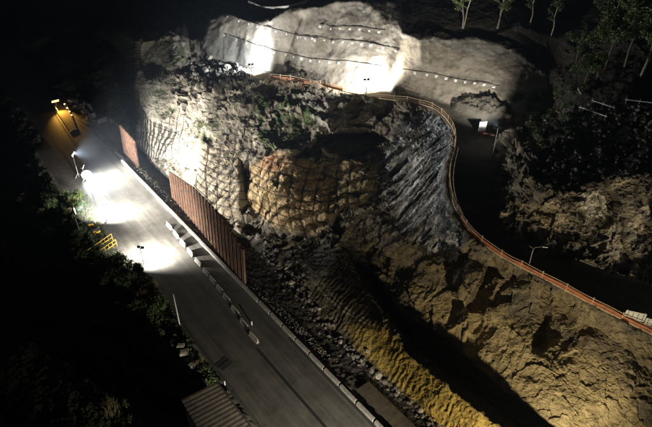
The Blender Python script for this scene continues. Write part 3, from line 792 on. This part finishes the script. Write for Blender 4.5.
# site signs
def board(name, px, py, w, hgt, rz, label, rowsn=0, z=None):
    p = surf(px, py); r = empty(name, p, rz); tag(r, label, 'sign')
    MB().box((0, 0, .9+hgt/2), (w, .06, hgt)).build('panel', M['white'], r)
    mb = MB(); mb.box((0, -.05, .9+hgt*.75), (w*.7, .03, .08)); mb.box((0, -.05, .9+hgt*.45), (w*.75, .03, .08)); mb.box((-w*.15, -.05, .9+hgt*.22), (w*.4, .03, .08)); mb.build('lettering', M['grey'], r)
    for sx in (-w*.4, w*.4): MB().tube([(sx, .06, -.1), (sx, .06, .95+hgt*.9)], .035).build('post', M['grey'], r)
    return r
def delin(px, py, w, hgt, rz, label):
    p = surf(px, py); r = empty('hazard_board', p, rz); tag(r, label, 'hazard board')
    MB().box((0, 0, .5+hgt/2), (w, .06, hgt)).build('panel', M['white'], r)
    mb = MB()
    for k in range(4): mb.box((-w/2+(k+.5)*w/4, -.04, .5+hgt/2), (.09, .02, hgt*.8))
    mb.build('stripes', M['grey'], r)
    for sx in (-w*.42, w*.42): MB().tube([(sx, .06, -.1), (sx, .06, .6+hgt)], .035).build('post', M['grey'], r)
delin(632, 323, 2.0, 1.1, -.35, 'white panelled hazard board beside the lower end of the orange barrier')
delin(652, 331, 2.0, 1.1, -.35, 'second white hazard board cut by the right edge, past the orange barrier')
board('site_sign', 481, 136, 1.2, 1.5, .2, 'small white notice board standing at the fork of the haul road')
r = empty('striped_barrier', surf(490, 139), -.55); tag(r, 'red and white striped plank barrier beside the small white notice board', 'barrier')
for k in range(6): MB().box((-1.5+k*.6, 0, .75), (.58, .08, .28)).build('plank_stripe', M['red' if k % 2 == 0 else 'white'], r)
for sx in (-1.2, 1.2): MB().tube([(sx, 0, -.1), (sx, 0, .9)], .05).build('leg', M['grey'], r)

# ------------------------------------------------------------------ lamps
def spot(name, loc, target, energy, color, size=math.radians(120), blend=.6, rad=.15, parent=None):
    l = bpy.data.lights.new(name, 'SPOT'); l.energy = energy; l.color = color; l.spot_size = size; l.spot_blend = blend; l.shadow_soft_size = rad
    o = bpy.data.objects.new(name, l); C.objects.link(o)
    d = (Vector(target)-Vector(loc)); o.rotation_euler = d.to_track_quat('-Z', 'Y').to_euler()
    if parent: o.parent = parent; o.location = Vector(loc)-Vector(parent.location)
    else: o.location = loc
    return o
def flood_mast(base, hgt, aim, energy, color, label, name='floodlight_mast', lens='lens_w', heads=2, wide=1.4, lsz=1.0, size=120, blend=.6, group=None, rad=.15, split=True):
    base = Vector(base); r = empty(name, base); tag(r, label, 'floodlight', group)
    MB().tube([(0, 0, 0), (0, 0, hgt*.5), (0, 0, hgt)], [.09, .075, .05], 8).build('mast', M['grey'], r)
    aim = Vector(aim); d = aim-(base+up*hgt); dh = Vector((d.x, d.y, 0)).normalized(); sd_ = Vector((-dh.y, dh.x, 0))
    MB().tube([up*hgt-sd_*wide/2, up*hgt+sd_*wide/2], .045, 6).build('crossbar', M['grey'], r)
    for q in (0, 2.1, 4.2):
        MB().tube([(0, 0, min(.9, hgt*.3)), (math.cos(q)*.8, math.sin(q)*.8, .02)], .04).build('leg', M['grey'], r)
    rot = d.to_track_quat('Y', 'Z').to_matrix()
    for k in range(heads):
        off = (-.5+k/(max(1, heads-1)))*wide*.8 if heads > 1 else 0
        c0 = up*(hgt+.12)+sd_*off+dh*.14
        hb = MB(); hb.box(c0, (.5*lsz, .16, .36*lsz), mat=rot)
        for f_ in (-.16, 0, .16): hb.box(c0-rot@Vector((0, .12, 0))+rot@Vector((f_, 0, 0)), (.03, .1, .3), mat=rot)
        head = hb.build('lamp_head', M['dark'], r)
        MB().box(c0+rot@Vector((0, .095, 0)), (.44*lsz, .03, .3*lsz), mat=rot).build('lens', M[lens], head)

    spot('flood_beam', base+up*(hgt+.12)+dh*.14+rot@Vector((0, .3, 0)), aim, energy, color, math.radians(size), blend, rad, r)
    return r
WHT = (1, .95, .86); COOL = (.90, .95, 1.0); YEL = (1, .83, .52); WARM = (1, .90, .72)
flood_mast(P(79, 177, 0), 4.9, P(330, 118, 10), 100000, WHT, 'tall floodlight mast with crossbar at the far left of the lit road', size=122, blend=1)
flood_mast(P(82, 239, -1), 5.4, P(310, 120, 11), 110000, WHT, 'floodlight mast behind the yellow railing on the left bank', size=100, blend=1)
flood_mast(P(144, 264, 0), 3.0, P(155, 252, 0), 40000, WHT, 'low tripod floodlight on the near left edge of the lit road', name='tripod_floodlight', wide=.8, size=165, blend=.9)
flood_mast(P(86, 181, 0), 3.0, P(112, 178, 0), 16000, COOL, 'low tripod floodlight at the far end of the lit road', name='tripod_floodlight', wide=.8, size=165, blend=.8)
flood_mast(P(107, 221, 0), 3.2, P(118, 206, 0), 36000, WHT, 'low tripod floodlight halfway along the left edge of the lit road', name='tripod_floodlight', wide=.8, size=165, blend=.8)
bl0 = P(91, 190, 0); r = empty('glare_globe', bl0); tag(r, 'round glowing balloon standing in for lamp glare, on a stand at the far left of the lit road', 'work light')  # glowing globe added to show the far lamp's glare
MB().tube([(0, 0, 0), (0, 0, 2.6)], .05).build('stand', M['grey'], r)
mb = MB(); mb.tube([(0, 0, 2.6+.95*(1-math.cos(a_*math.pi/10))*.75) for a_ in range(11)], [.03+.85*math.sin(a_*math.pi/10) for a_ in range(11)], 20); mb.build('globe', M['lens_w'], r, True)
for q in (0, 2.1, 4.2): MB().tube([(0, 0, .8), (math.cos(q)*.7, math.sin(q)*.7, .02)], .035).build('leg', M['grey'], r)
# bench lights against the shotcrete
flood_mast(surf(252, 78), 2.6, surf(238, 40), 17000, COOL, 'tripod floodlight on the upper bench by the rubble heap', name='tripod_floodlight', wide=.8, size=172)
fm = flood_mast(surf(366, 96.5), 3.0, surf(360, 60), 22000, WHT, 'tripod floodlight on the upper bench under the brightest part of the wall', name='tripod_floodlight', wide=.8, size=176, blend=.3)
flood_mast(surf(492, 160), 5.0, surf(462, 72), 42000, WHT, 'added floodlight mast against the dark rock on the inner side of the haul road', wide=.8, size=54, blend=1)  # mast added to brighten the right part of the wall
# works lights further down the road, beyond the lower edge of the picture
flood_mast(R(-34, 2.4), 4.5, P(500, 335, 3), 21000, YEL, 'sodium floodlight mast by the lower end of the road', lens='lens_y', size=100)
flood_mast(R(-36, -9), 6.5, R(-22, -7.5), 120000, WARM, 'floodlight mast behind the shed by the road', size=62, blend=1)
flood_mast(P(735, 379, 7.2), 6.0, P(590, 190, 19), 7000, WARM, 'added unseen floodlight mast on the haul road beyond the hazard boards', size=46, blend=.35)  # unseen mast added to light the right-hand rock

# haul road street lamp
b0 = surf(528, 269); r = empty('lamp_post', b0); tag(r, 'slim lamp post with curved arm above the orange netting', 'lamp post')
MB().tube([(0, 0, 0), (0, 0, 2.8), (.15, -.05, 3.2), (.9, -.2, 3.45)], [.06, .05, .045, .04]).build('pole', M['grey'], r)
MB().box((1.15, -.24, 3.44), (.55, .2, .1), rz=-.25).build('lamp_head', M['grey'], r)
MB().tube([(0, 0, 3.0), (-.5, .1, 3.3)], .03).build('bracket', M['grey'], r)
b0 = P(180, 326, 0); r = empty('pole', b0); tag(r, 'thin bare white pole on the left edge of the dark road', 'pole')
MB().tube([(0, 0, 0), (0, 0, 5.6)], [.09, .06]).build('shaft', M['white'], r); MB().box((0, 0, .06), (.5, .5, .12)).build('base_plate', M['grey'], r)
r = empty('light_strip', surf(260, 236, .3)); tag(r, 'thin glowing green light strip in the dark hollow right of the fence', 'light strip')
a_ = surf(255, 231, .5)-Vector(r.location); b_ = surf(266, 241, .5)-Vector(r.location)
MB().tube([a_, b_], .05).build('tube', M['lens_g'], r); MB().box(a_, (.2, .2, .15)).build('end_cap', M['dark'], r)

# sodium lamp and lit timber ramp far up the road
rp_ = Vector(P(62, 116, 0)); r = empty('timber_ramp', rp_); tag(r, 'narrow timber ramp glowing orange under the sodium lamp, upper left', 'ramp')
qs = [(50, 101), (64, 99), (76, 128), (70, 131)]
qw = [P(x, y, .5)-rp_ for x, y in qs]
n = 16; mb = MB()
for i in range(n):
    f0, f1 = i/n, (i+.95)/n
    a = qw[0].lerp(qw[3], f0); b = qw[1].lerp(qw[2], f0); c_ = qw[1].lerp(qw[2], f1); d_ = qw[0].lerp(qw[3], f1)
    mb.add([a, b, c_, d_]+[v-up*.12 for v in (a, b, c_, d_)], [(0, 1, 2, 3), (7, 6, 5, 4), (0, 4, 5, 1), (1, 5, 6, 2), (2, 6, 7, 3), (3, 7, 4, 0)])
mb.build('deck', M['wood'], r)
for a, b in ((qw[0], qw[3]), (qw[1], qw[2])):
    MB().tube([a-up*.2, b-up*.2], .12).build('stringer', M['wood'], r)
    MB().tube([a+up*1.0, b+up*1.0], .05).build('handrail', M['yellow'], r)
mb0 = None
for i, (x, y) in enumerate(((64.5, 104), (67, 108), (69.5, 111.5), (71.5, 115))):
    q = P(x, y, 1.5); l_ = empty('marker_lamp', q-up*1.5); tag(l_, 'tiny warm marker lamp on a stake beside the glowing timber ramp', 'marker lamp', 'marker lamps along the timber ramp')
    MB().tube([(0, 0, 0), (0, 0, 1.4)], .04).build('stake', M['grey'], l_); MB().box((0, 0, 1.5), (.3, .3, .22)).build('lens', M['lens_s'], l_)
flood_mast(P(58, 111, 0), 2.6, P(63, 114, .4), 6500, (1, .50, .08), 'sodium lamp mast burning orange at the top of the timber ramp', name='sodium_lamp', lens='lens_o', heads=2, wide=1.0, lsz=2.0, size=78, blend=1)

# yellow stair tower on the left bank
so = Vector(P(103, 247, -.6)); r = empty('access_stairs', so, 0); tag(r, 'yellow railed steel access stairs going down the left bank by the mast', 'stairs')
ax1 = Vector((.79, .613, 0)); ax2 = Vector((.613, -.79, 0))
for side in (0, 1):
    mb = MB(); o0 = ax2*(side*1.6)
    for hh in (1.1, .55): mb.tube([o0-ax1*2.6+up*(hh-1.0), o0+ax1*1.4+up*(hh+.4)], .06)
    mb.build('handrail', M['yellow'], r)
    mb = MB(); mb.tube([o0-ax1*2.6-up*1.0, o0+ax1*1.4+up*.4], .1); mb.build('stringer', M['yellow'], r)
for i in range(9):
    q = ax1*(-2.6+i*.5)+up*(-1.0+i*.175)
    for side in (0, 1): MB().tube([q+ax2*side*1.6, q+ax2*side*1.6+up*1.1], .045).build('baluster', M['yellow'], r)
    mb = MB(); c0 = q+ax2*.8; mb.box(c0, (.34, 1.5, .05), mat=Matrix(((.79, .613, 0), (.613, -.79, 0), (0, 0, 1)))); mb.build('tread', M['grey'], r)
r.scale = (1.25, 1.25, 1.25)
for k, (a, b, lab) in enumerate(((97, 233, 'yellow toolbox lying on the left bank above the steel stairs'), (91, 226, 'second smaller yellow toolbox on the left bank near the mast'))):
    mb = MB(); mb.box((0, 0, .25), (1.1-.3*k, .5, .5), rz=.6); o = mb.build('toolbox', M['yellow']); o.location = surf(a, b, .1); tag(o, lab, 'toolbox')
    m2 = MB(); m2.box((0, 0, .53), (1.14-.3*k, .54, .08), rz=.6); m2.tube([(-.2, 0, .57), (-.2, 0, .68), (.2, .1, .68), (.2, .1, .57)], .025); m2.build('lid', M['dark'], o)

# excavator standing dark on the road beyond the lit stretch
exm = mat('faded_plant_paint', (.05, .055, .06), .6, col2=(.02, .02, .025), scale=2)
def excavator(loc, rz):
    r = empty('excavator', loc, rz); tag(r, 'dark grey excavator parked on the unlit road beyond the short fence', 'excavator')
    for sy in (-1, 1):
        mb = MB(); prof = [(-1.9, .45), (-1.6, .08), (1.6, .08), (1.9, .45), (1.6, .85), (-1.6, .85)]; n = 6
        vs = [(x, sy*1.15-.28, z) for x, z in prof]+[(x, sy*1.15+.28, z) for x, z in prof]
        mb.add(vs, [tuple(range(n)), tuple(range(2*n-1, n-1, -1))]+[(i, n+i, n+(i+1) % n, (i+1) % n) for i in range(n)])
        mb.build('track', M['tyre'], r)
    MB().box((-.3, 0, 1.35), (3.4, 2.5, .9)).box((-1.7, 0, 1.5), (.7, 2.3, 1.0)).build('upper_body', exm, r)
    cb = MB().box((.8, .75, 2.3), (1.5, 1.0, 1.5)).build('cab', exm, r)
    MB().box((1.57, .75, 2.45), (.04, .85, .95)).box((.8, 1.27, 2.45), (1.2, .04, .9)).build('window', M['glass'], cb)
    MB().tube([(1.0, -.2, 1.6), (2.8, -.2, 4.2), (4.9, -.2, 4.4)], [.3, .34, .22], 6).build('boom', exm, r)
    MB().tube([(4.9, -.2, 4.5), (5.9, -.2, 2.2)], [.26, .16], 6).build('dipper_arm', exm, r)
    MB().tube([(1.4, -.2, 1.7), (3.0, -.2, 3.3)], .09).build('boom_cylinder', M['dark'], r)
    mb = MB(); prof = [(0, 0), (.9, -.2), (.7, -.9), (0, -1.0), (-.3, -.5)]; n = 5
    vs = [(5.6+x, -.8, 2.2+z) for x, z in prof]+[(5.6+x, .4, 2.2+z) for x, z in prof]
    mb.add(vs, [tuple(range(n)), tuple(range(2*n-1, n-1, -1))]+[(i, n+i, n+(i+1) % n, (i+1) % n) for i in range(n)])
    mb.build('bucket', M['dark'], r)
excavator(P(99, 124, 0), math.atan2(.79, -.613)+.25)

# shed whose corrugated roof reaches the lower edge
apx = [(181, 400), (217, 382), (252, 428), (212, 452)]
rw_ = [P(x, y, 3.0 if i in (1, 2) else 3.4) for i, (x, y) in enumerate(apx)]
so = Vector((rw_[0]+rw_[1]+rw_[2]+rw_[3])/4); so.z = -1.5
r = empty('shed', so); tag(r, 'shed with a grey ribbed sheet roof at the lower edge, beside the road', 'shed')
mb = MB(); n = 13; vs = []
ra, rb, rc_, rd = [Vector(v) for v in rw_]
for i in range(n*2+1):
    f_ = i/(n*2); zz = .018 if i % 2 else .0
    vs += [ra.lerp(rd, f_)+up*zz-so, rb.lerp(rc_, f_)+up*zz-so]
mb.add(vs, [(2*i, 2*i+2, 2*i+3, 2*i+1) for i in range(n*2)])
mb.add([Vector(v)-up*.08 for v in vs], [(2*i, 2*i+1, 2*i+3, 2*i+2) for i in range(n*2)])
mb.build('roof', M['roof'], r)
cen = (ra+rb+rc_+rd)/4
ins = [cen.lerp(v, .93) for v in (ra, rb, rc_, rd)]
for i in range(4):
    a, b = ins[i], ins[(i+1) % 4]
    nn = (b-a).cross(up).normalized()*.08
    vs = [Vector((a.x, a.y, -2))-so, Vector((b.x, b.y, -2))-so, b-up*.15-so, a-up*.15-so]
    vs += [v+nn for v in vs]
    MB().__class__
    w = MB(); w.add(vs, [(0, 1, 2, 3), (7, 6, 5, 4), (0, 4, 5, 1), (1, 5, 6, 2), (2, 6, 7, 3), (3, 7, 4, 0)]); w.build('wall', M['wallm'], r)
MB().tube([rb-so+up*.02, rc_-so+up*.02], .07).build('gutter', M['grey'], r)

# ------------------------------------------------------------------ loose rock
def scatter_line(pl, n, spread, r0, r1, mb, off=.0):
    for _ in range(n):
        k = random.randrange(len(pl)-1); f_ = random.random(); x = pl[k][0]*(1-f_)+pl[k+1][0]*f_+random.gauss(0, spread); y = pl[k][1]*(1-f_)+pl[k+1][1]*f_+random.gauss(0, spread*.8)
        rr = r0+(r1-r0)*random.random()**2.5
        mb.rock(surf(x, y)+up*(rr*.3+off), rr, (1, random.uniform(.6, 1), random.uniform(.5, .9)))
mb = MB(); scatter_line([(268, 250), (288, 278), (310, 308), (335, 338), (365, 366), (400, 396), (440, 426)], 420, 4, .08, .42, mb)
scatter_line([(262, 235), (285, 262), (305, 290)], 200, 6, .1, .5, mb)
tag(mb.build('rubble', M['stone']), 'broken grey rubble strewn along the foot of the spoil ridge', 'rubble', kind='stuff')
mb = MB(); scatter_line([(195, 76), (215, 76), (245, 78)], 300, 5, .12, .6, mb); scatter_line([(380, 318), (400, 335), (430, 365)], 120, 3, .08, .3, mb)
tag(mb.build('rubble', M['stone']), 'dark heap of blasted rock on the upper bench below the left light', 'rubble', kind='stuff')
mb = MB(); 
for _ in range(900):
    x, y = random.uniform(535, 652), random.uniform(105, 185)
    rr = .06+.4*random.random()**3; mb.rock(surf(x, y)+up*rr*.3, rr)
tag(mb.build('scree', M['stone']), 'dark scree with pale stones on the slope above the right-hand rock face', 'scree', kind='stuff')
bp_ = None
bl = [(277, 251), (286, 268), (297, 262), (292, 284), (309, 301), (318, 309), (328, 325), (341, 343), (352, 358), (363, 363), (372, 372), (379, 377), (386, 383), (398, 392), (412, 402), (421, 411), (303, 275), (300, 247), (282, 243), (368, 352),
      (203, 68), (211, 66), (221, 70), (228, 74), (237, 72), (206, 78), (218, 80)]
protos = []
for k in range(4):
    m_ = MB(); m_.rock((0, 0, 0), 1.0, (1, .8, .7)); o = m_.build('boulder', M['stonel'] if k % 2 else M['stone']); protos.append(o)
for i, (x, y) in enumerate(bl):
    o = protos[i] if i < 4 else protos[i % 4].copy()
    if i >= 4: C.objects.link(o)
    rr = random.uniform(.45, .85)*(1.25 if i >= 20 else .75)
    o.location = surf(x, y)+up*rr*.3; o.scale = (rr, rr, rr); o.rotation_euler = (random.uniform(-.4, .4), random.uniform(-.4, .4), random.uniform(0, 6))
    if i >= 20: tag(o, 'pale angular boulder on the heap at the left end of the upper bench', 'boulder', 'boulders on the bench heap')
    else: tag(o, 'angular boulder among the rubble at the foot of the spoil ridge', 'boulder', 'boulders along the foot of the spoil ridge')

# ------------------------------------------------------------------ trees and shrubs
def leaves(mb, cen, rad, n, size, flat=.8):
    for _ in range(n):
        d = Vector((random.gauss(0, 1), random.gauss(0, 1), random.gauss(0, flat))); d = d.normalized()*rad*random.random()**.45
        p = cen+d; a = Vector((random.gauss(0, 1), random.gauss(0, 1), random.gauss(0, .6))).normalized(); b = a.cross(Vector((random.gauss(0, 1), random.gauss(0, 1), random.gauss(0, 1)))).normalized()
        s_ = size*random.uniform(.6, 1.3)
        k = len(mb.v); mb.v += [tuple(p-a*s_), tuple(p+b*s_*.5), tuple(p+a*s_), tuple(p-b*s_*.5)]; mb.f.append((k, k+1, k+2, k+3))
darkbark = mat('dark_bark', (.09, .08, .065), .9, col2=(.05, .045, .04), scale=4)
def make_tree(hgt, crown, nl, leafm, size, forks=1, spread=.5):
    r = empty('tree'); tr = MB(); lf = MB(); ends = []
    for f_ in range(forks):
        a0 = random.uniform(0, 6.28); lean = Vector((math.cos(a0), math.sin(a0), 0))*(.18 if forks > 1 else .05)*hgt
        pts_ = [Vector((0, 0, -.3))+lean*0+Vector((f_*.15, 0, 0))]
        for q in (.25, .5, .75, 1): pts_.append(lean*q+Vector((random.gauss(0, .015)*hgt, random.gauss(0, .015)*hgt, q*hgt*.92)))
        tr.tube(pts_, [.035*hgt*.55*(1-.8*q)+.02 for q in (0, .25, .5, .75, 1)], 7)
        for i in range(9):
            q = random.uniform(.4, .98); k = min(3, int(q*4)); base = pts_[k].lerp(pts_[k+1], q*4-k)
            a = random.uniform(0, 6.28); ln = hgt*random.uniform(.14, .3)*(1.25-q*.6)*crown
            e = base+Vector((math.cos(a)*ln, math.sin(a)*ln, ln*random.uniform(.2, .8)))
            mid = base.lerp(e, .5)+Vector((0, 0, ln*.08)); tr.tube([base, mid, e], [.012*hgt*.6, .008*hgt*.6, .006], 5); ends += [mid.lerp(e, .6), e]
            for _ in range(2): e2 = e+Vector((random.gauss(0, .5), random.gauss(0, .5), random.uniform(0, .6)))*ln*.5; tr.tube([mid, e2], [.012, .006], 4); ends.append(e2)
    for e in ends: leaves(lf, e, hgt*.085*crown*random.uniform(.6, 1.3), int(nl/len(ends)), size)
    tr.build('trunk', darkbark if nl > 5000 else M['bark'], r); lf.build('crown', leafm, r); return r
TREES = [  # px, py(foot), height, kind
    (463, 28, 7.5, 2, 'thin forked tree with pale trunks behind the wall, leftmost of the top row'),
    (497, 27, 8.0, 2, 'forked pale-trunked tree behind the wall, middle of the top row'),
    (530, 24, 8.0, 1, 'dim slender tree at the top, right of the two pale forked trees'),
    (551, 36, 7.0, 1, 'dim forked tree at the top, rightmost of the thin row'),
    (582, 90, 6.0, 0, 'small bushy tree leaning over the slope left of the orange marker'),
    (604, 72, 9.0, 0, 'leafy dark tree upper right, left of the tall pale-trunked one'),
    (625, 66, 10.5, 0, 'large leafy tree in the upper right with a green lower crown'),
    (640, 78, 10.0, 1, 'tall tree with pale trunk at the right edge of the upper slope'),
    (655, 50, 10.0, 0, 'dark leafy tree cut by the upper right edge'),
    (610, 30, 9.0, 0, 'dark tree at the very top right, behind the leafy ones'),
    (575, 60, 5.0, 0, 'low dark tree between the wall end and the right-hand trees')]
kinds = [make_tree(8, 1.3, 9000, M['leaf'], .17, 1), make_tree(8, .8, 1400, M['leaf'], .15, 1), make_tree(8, .75, 1300, M['leafl'], .15, 2)]
used = set()
for (px, py, hh, kd, lab) in TREES:
    if kd in used: o = copy_tree(kinds[kd])
    else: o = kinds[kd]; used.add(kd)
    o.location = surf(px, py); s_ = hh/8; o.scale = (s_, s_, s_); o.rotation_euler = (0, 0, random.uniform(0, 6)); tag(o, lab, 'tree', 'trees above the works')
def make_shrub(leafm, n=900, size=.13):
    r = empty('shrub'); st_ = MB(); lf = MB()
    for i in range(9):
        a = random.uniform(0, 6.28); e = Vector((math.cos(a)*random.uniform(.2, .9), math.sin(a)*random.uniform(.2, .9), random.uniform(.5, 1.4)))
        st_.tube([(0, 0, -.2), e*.5+Vector((0, 0, .1)), e], [.04, .03, .01], 5); leaves(lf, e, .5, n//9, size)
    st_.build('stem', M['bark'], r); lf.build('foliage', leafm, r); return r
def make_grass(leafm):
    r = empty('tall_grass'); mb = MB()
    for i in range(60):
        a = random.uniform(0, 6.28); d = random.uniform(.1, .9); b = Vector((random.gauss(0, .2), random.gauss(0, .2), 0)); h_ = random.uniform(.9, 2.2)
        p = [b, b+Vector((math.cos(a)*d*.3, math.sin(a)*d*.3, h_*.7)), b+Vector((math.cos(a)*d, math.sin(a)*d, h_*.95))]
        mb.tube(p, [.03, .022, .004], 3, cap=False)
    mb.build('blades', leafm, r); return r
sh = [make_shrub(M['leaf']), make_shrub(M['leafl']), make_shrub(M['dry'], 600, .11), make_grass(M['dry'])]
usd = set()
def put(k, px, py, s_, label, cat, group):
    global usd
    if k in usd: o = copy_tree(sh[k])
    else: o = sh[k]; usd.add(k)
    o.location = surf(px, py); o.scale = (s_, s_, s_*random.uniform(.8, 1.15)); o.rotation_euler = (0, 0, random.uniform(0, 6)); tag(o, label, cat, group)
leftedge = lambda y: float(np.interp(y, [150, 200, 240, 262, 275, 300, 340, 380], [70, 92, 112, 128, 150, 168, 192, 214]))
for i in range(120):
    y = random.uniform(196, 420) if i < 90 else random.uniform(260, 300); x = leftedge(y)-abs(random.gauss(0, 38))-6
    if x < 4 or (84 < x < 124 and 222 < y < 256): continue
    kq = random.choice([0, 0, 1, 2]); put(kq, x, y, random.uniform(.6, 1.25), ['dark green leafy shrub', 'lighter green leafy shrub', 'sparse brownish shrub'][kq]+(' on the bank beside the lit road' if leftedge(y)-x < 40 and y < 330 else ' on the dark lower bank above the shed' if y >= 330 else ' deep in the dark bank away from the road'), 'shrub', 'shrubs on the left bank')
for i in range(14):
    put(3, random.uniform(110, 178), random.uniform(345, 415), random.uniform(1, 1.5), 'tall dry grass clump on the dark bank above the shed', 'grass clump', 'grass clumps on the lower left bank')
for i in range(20):
    x, y = random.choice([(170, 48), (180, 55), (292, 128), (302, 118), (286, 140), (297, 135), (308, 128), (270, 146), (262, 140)])
    put(1 if y > 80 else 0, x+random.gauss(0, 5), y+random.gauss(0, 5), random.uniform(.25, .55), 'small green shrub rooted in the lit rock face under the bench' if y > 80 else 'small green shrub on top of the left rock knob', 'shrub', 'shrubs on the rock face' if y > 80 else 'shrubs on the knob')
for i in range(26):
    x, y = random.gauss(545, 18), random.gauss(118, 18)
    if x < 515 or y < 88: continue
    put(random.choice([0, 1]), x, y, random.uniform(.5, .9), 'shrub on the slope at the right-hand end of the concrete wall', 'shrub', 'shrubs right of the concrete wall')
for i in range(9):
    put(1, 196+i*5.2+random.gauss(0, 1), 226+i*6+random.gauss(0, 1), .22, 'little weed growing at the foot of the long rusty fence', 'weed', 'weeds at the fence foot')
# ground cover on the left bank: nobody could count it
mb = MB()
for _ in range(26000):
    y = random.uniform(195, 425); x = leftedge(y)-abs(random.gauss(0, 50))-2
    if x < 2: continue
    p = surf(x, y)+up*random.uniform(0, .25); a = Vector((random.gauss(0, 1), random.gauss(0, 1), random.gauss(0, .5))).normalized(); b = a.cross(Vector((random.gauss(0, 1), random.gauss(0, 1), 1))).normalized(); s_ = random.uniform(.08, .2)
    k = len(mb.v); mb.v += [tuple(p-a*s_), tuple(p+b*s_*.5), tuple(p+a*s_), tuple(p-b*s_*.5)]; mb.f.append((k, k+1, k+2, k+3))
tag(mb.build('ground_cover', M['leaf']), 'low leafy ground cover over the dark bank left of the road', 'ground cover', kind='stuff')
# survey poles lying/standing on the upper right slope, orange marker and pale slab
for i, (a, b, h0, h1) in enumerate((((580, 110), (607, 119), .5, .5), ((592, 103), (615, 110), .5, .5), ((625, 102), (653, 107), .5, .5))):
    p0, p1 = surf(*a, .6), surf(*b, .6); r = empty('slope_rail', p0); tag(r, ['lowest and brightest pale rail on the dark upper right slope', 'faint rail just above the brightest one on the upper right slope', 'pale rail at the right edge of the upper right slope'][i], 'rail')
    MB().tube([(0, 0, 0), p1-p0], .06 if i != 1 else .035).build('bar', M['white'], r)
    for f_ in (.05, .5, .95):
        q = (p1-p0)*f_; MB().tube([q+up*.35, q-up*.8], .04).build('stake', M['grey'], r)
r = empty('marker_flag', surf(596, 79)); tag(r, 'small orange marker flag on the dark slope by the leafy trees', 'marker')
MB().tube([(0, 0, 0), (0, 0, 1.6)], .04).build('stick', M['grey'], r); MB().add([(0, 0, 1.6), (.9, -.1, 1.3), (.8, -.1, .9), (0, 0, .9), (0, .04, 1.6), (.9, -.06, 1.3), (.8, -.06, .9), (0, .04, .9)], [(0, 1, 2, 3), (7, 6, 5, 4)]) 
f_ = MB(); f_.box((.45, 0, 1.25), (.9, .04, .6)); f_.build('flag', M['orange'], r)
o = MB().rock((0, 0, 0), 1.0, (1.5, .8, .35)).build('stone_slab', M['stonel']); o.location = surf(582, 90, .3); o.rotation_euler = (.5, 0, .8); tag(o, 'flat pale stone slab on the dark slope below the orange flag', 'stone')
# upper terrace hose
hp = [surf(x, y, .12) for x, y in ((250, 3), (262, 6), (275, 8), (290, 8), (305, 3), (315, -4))]
o = MB().tube(hp, .35, 8).build('pipe', M['white']); tag(o, 'pale flexible pipe lying on the dark terrace above the wall', 'pipe')
print('verts', NX*NY)

if True:
    hz = MB(); hz.box((0, 250, 24), (1400, 1100, 94)); hm = bpy.data.materials.new('haze'); hm.use_nodes = True
    nn = hm.node_tree.nodes; nn.remove(nn['Principled BSDF']); pv = nn.new('ShaderNodeVolumePrincipled')
    pv.inputs['Color'].default_value = (.6, .75, 1, 1); pv.inputs['Density'].default_value = .0005; pv.inputs['Anisotropy'].default_value = .3
    hm.node_tree.links.new(pv.outputs[0], nn['Material Output'].inputs['Volume'])
    tag(hz.build('haze', hm), kind='stuff')
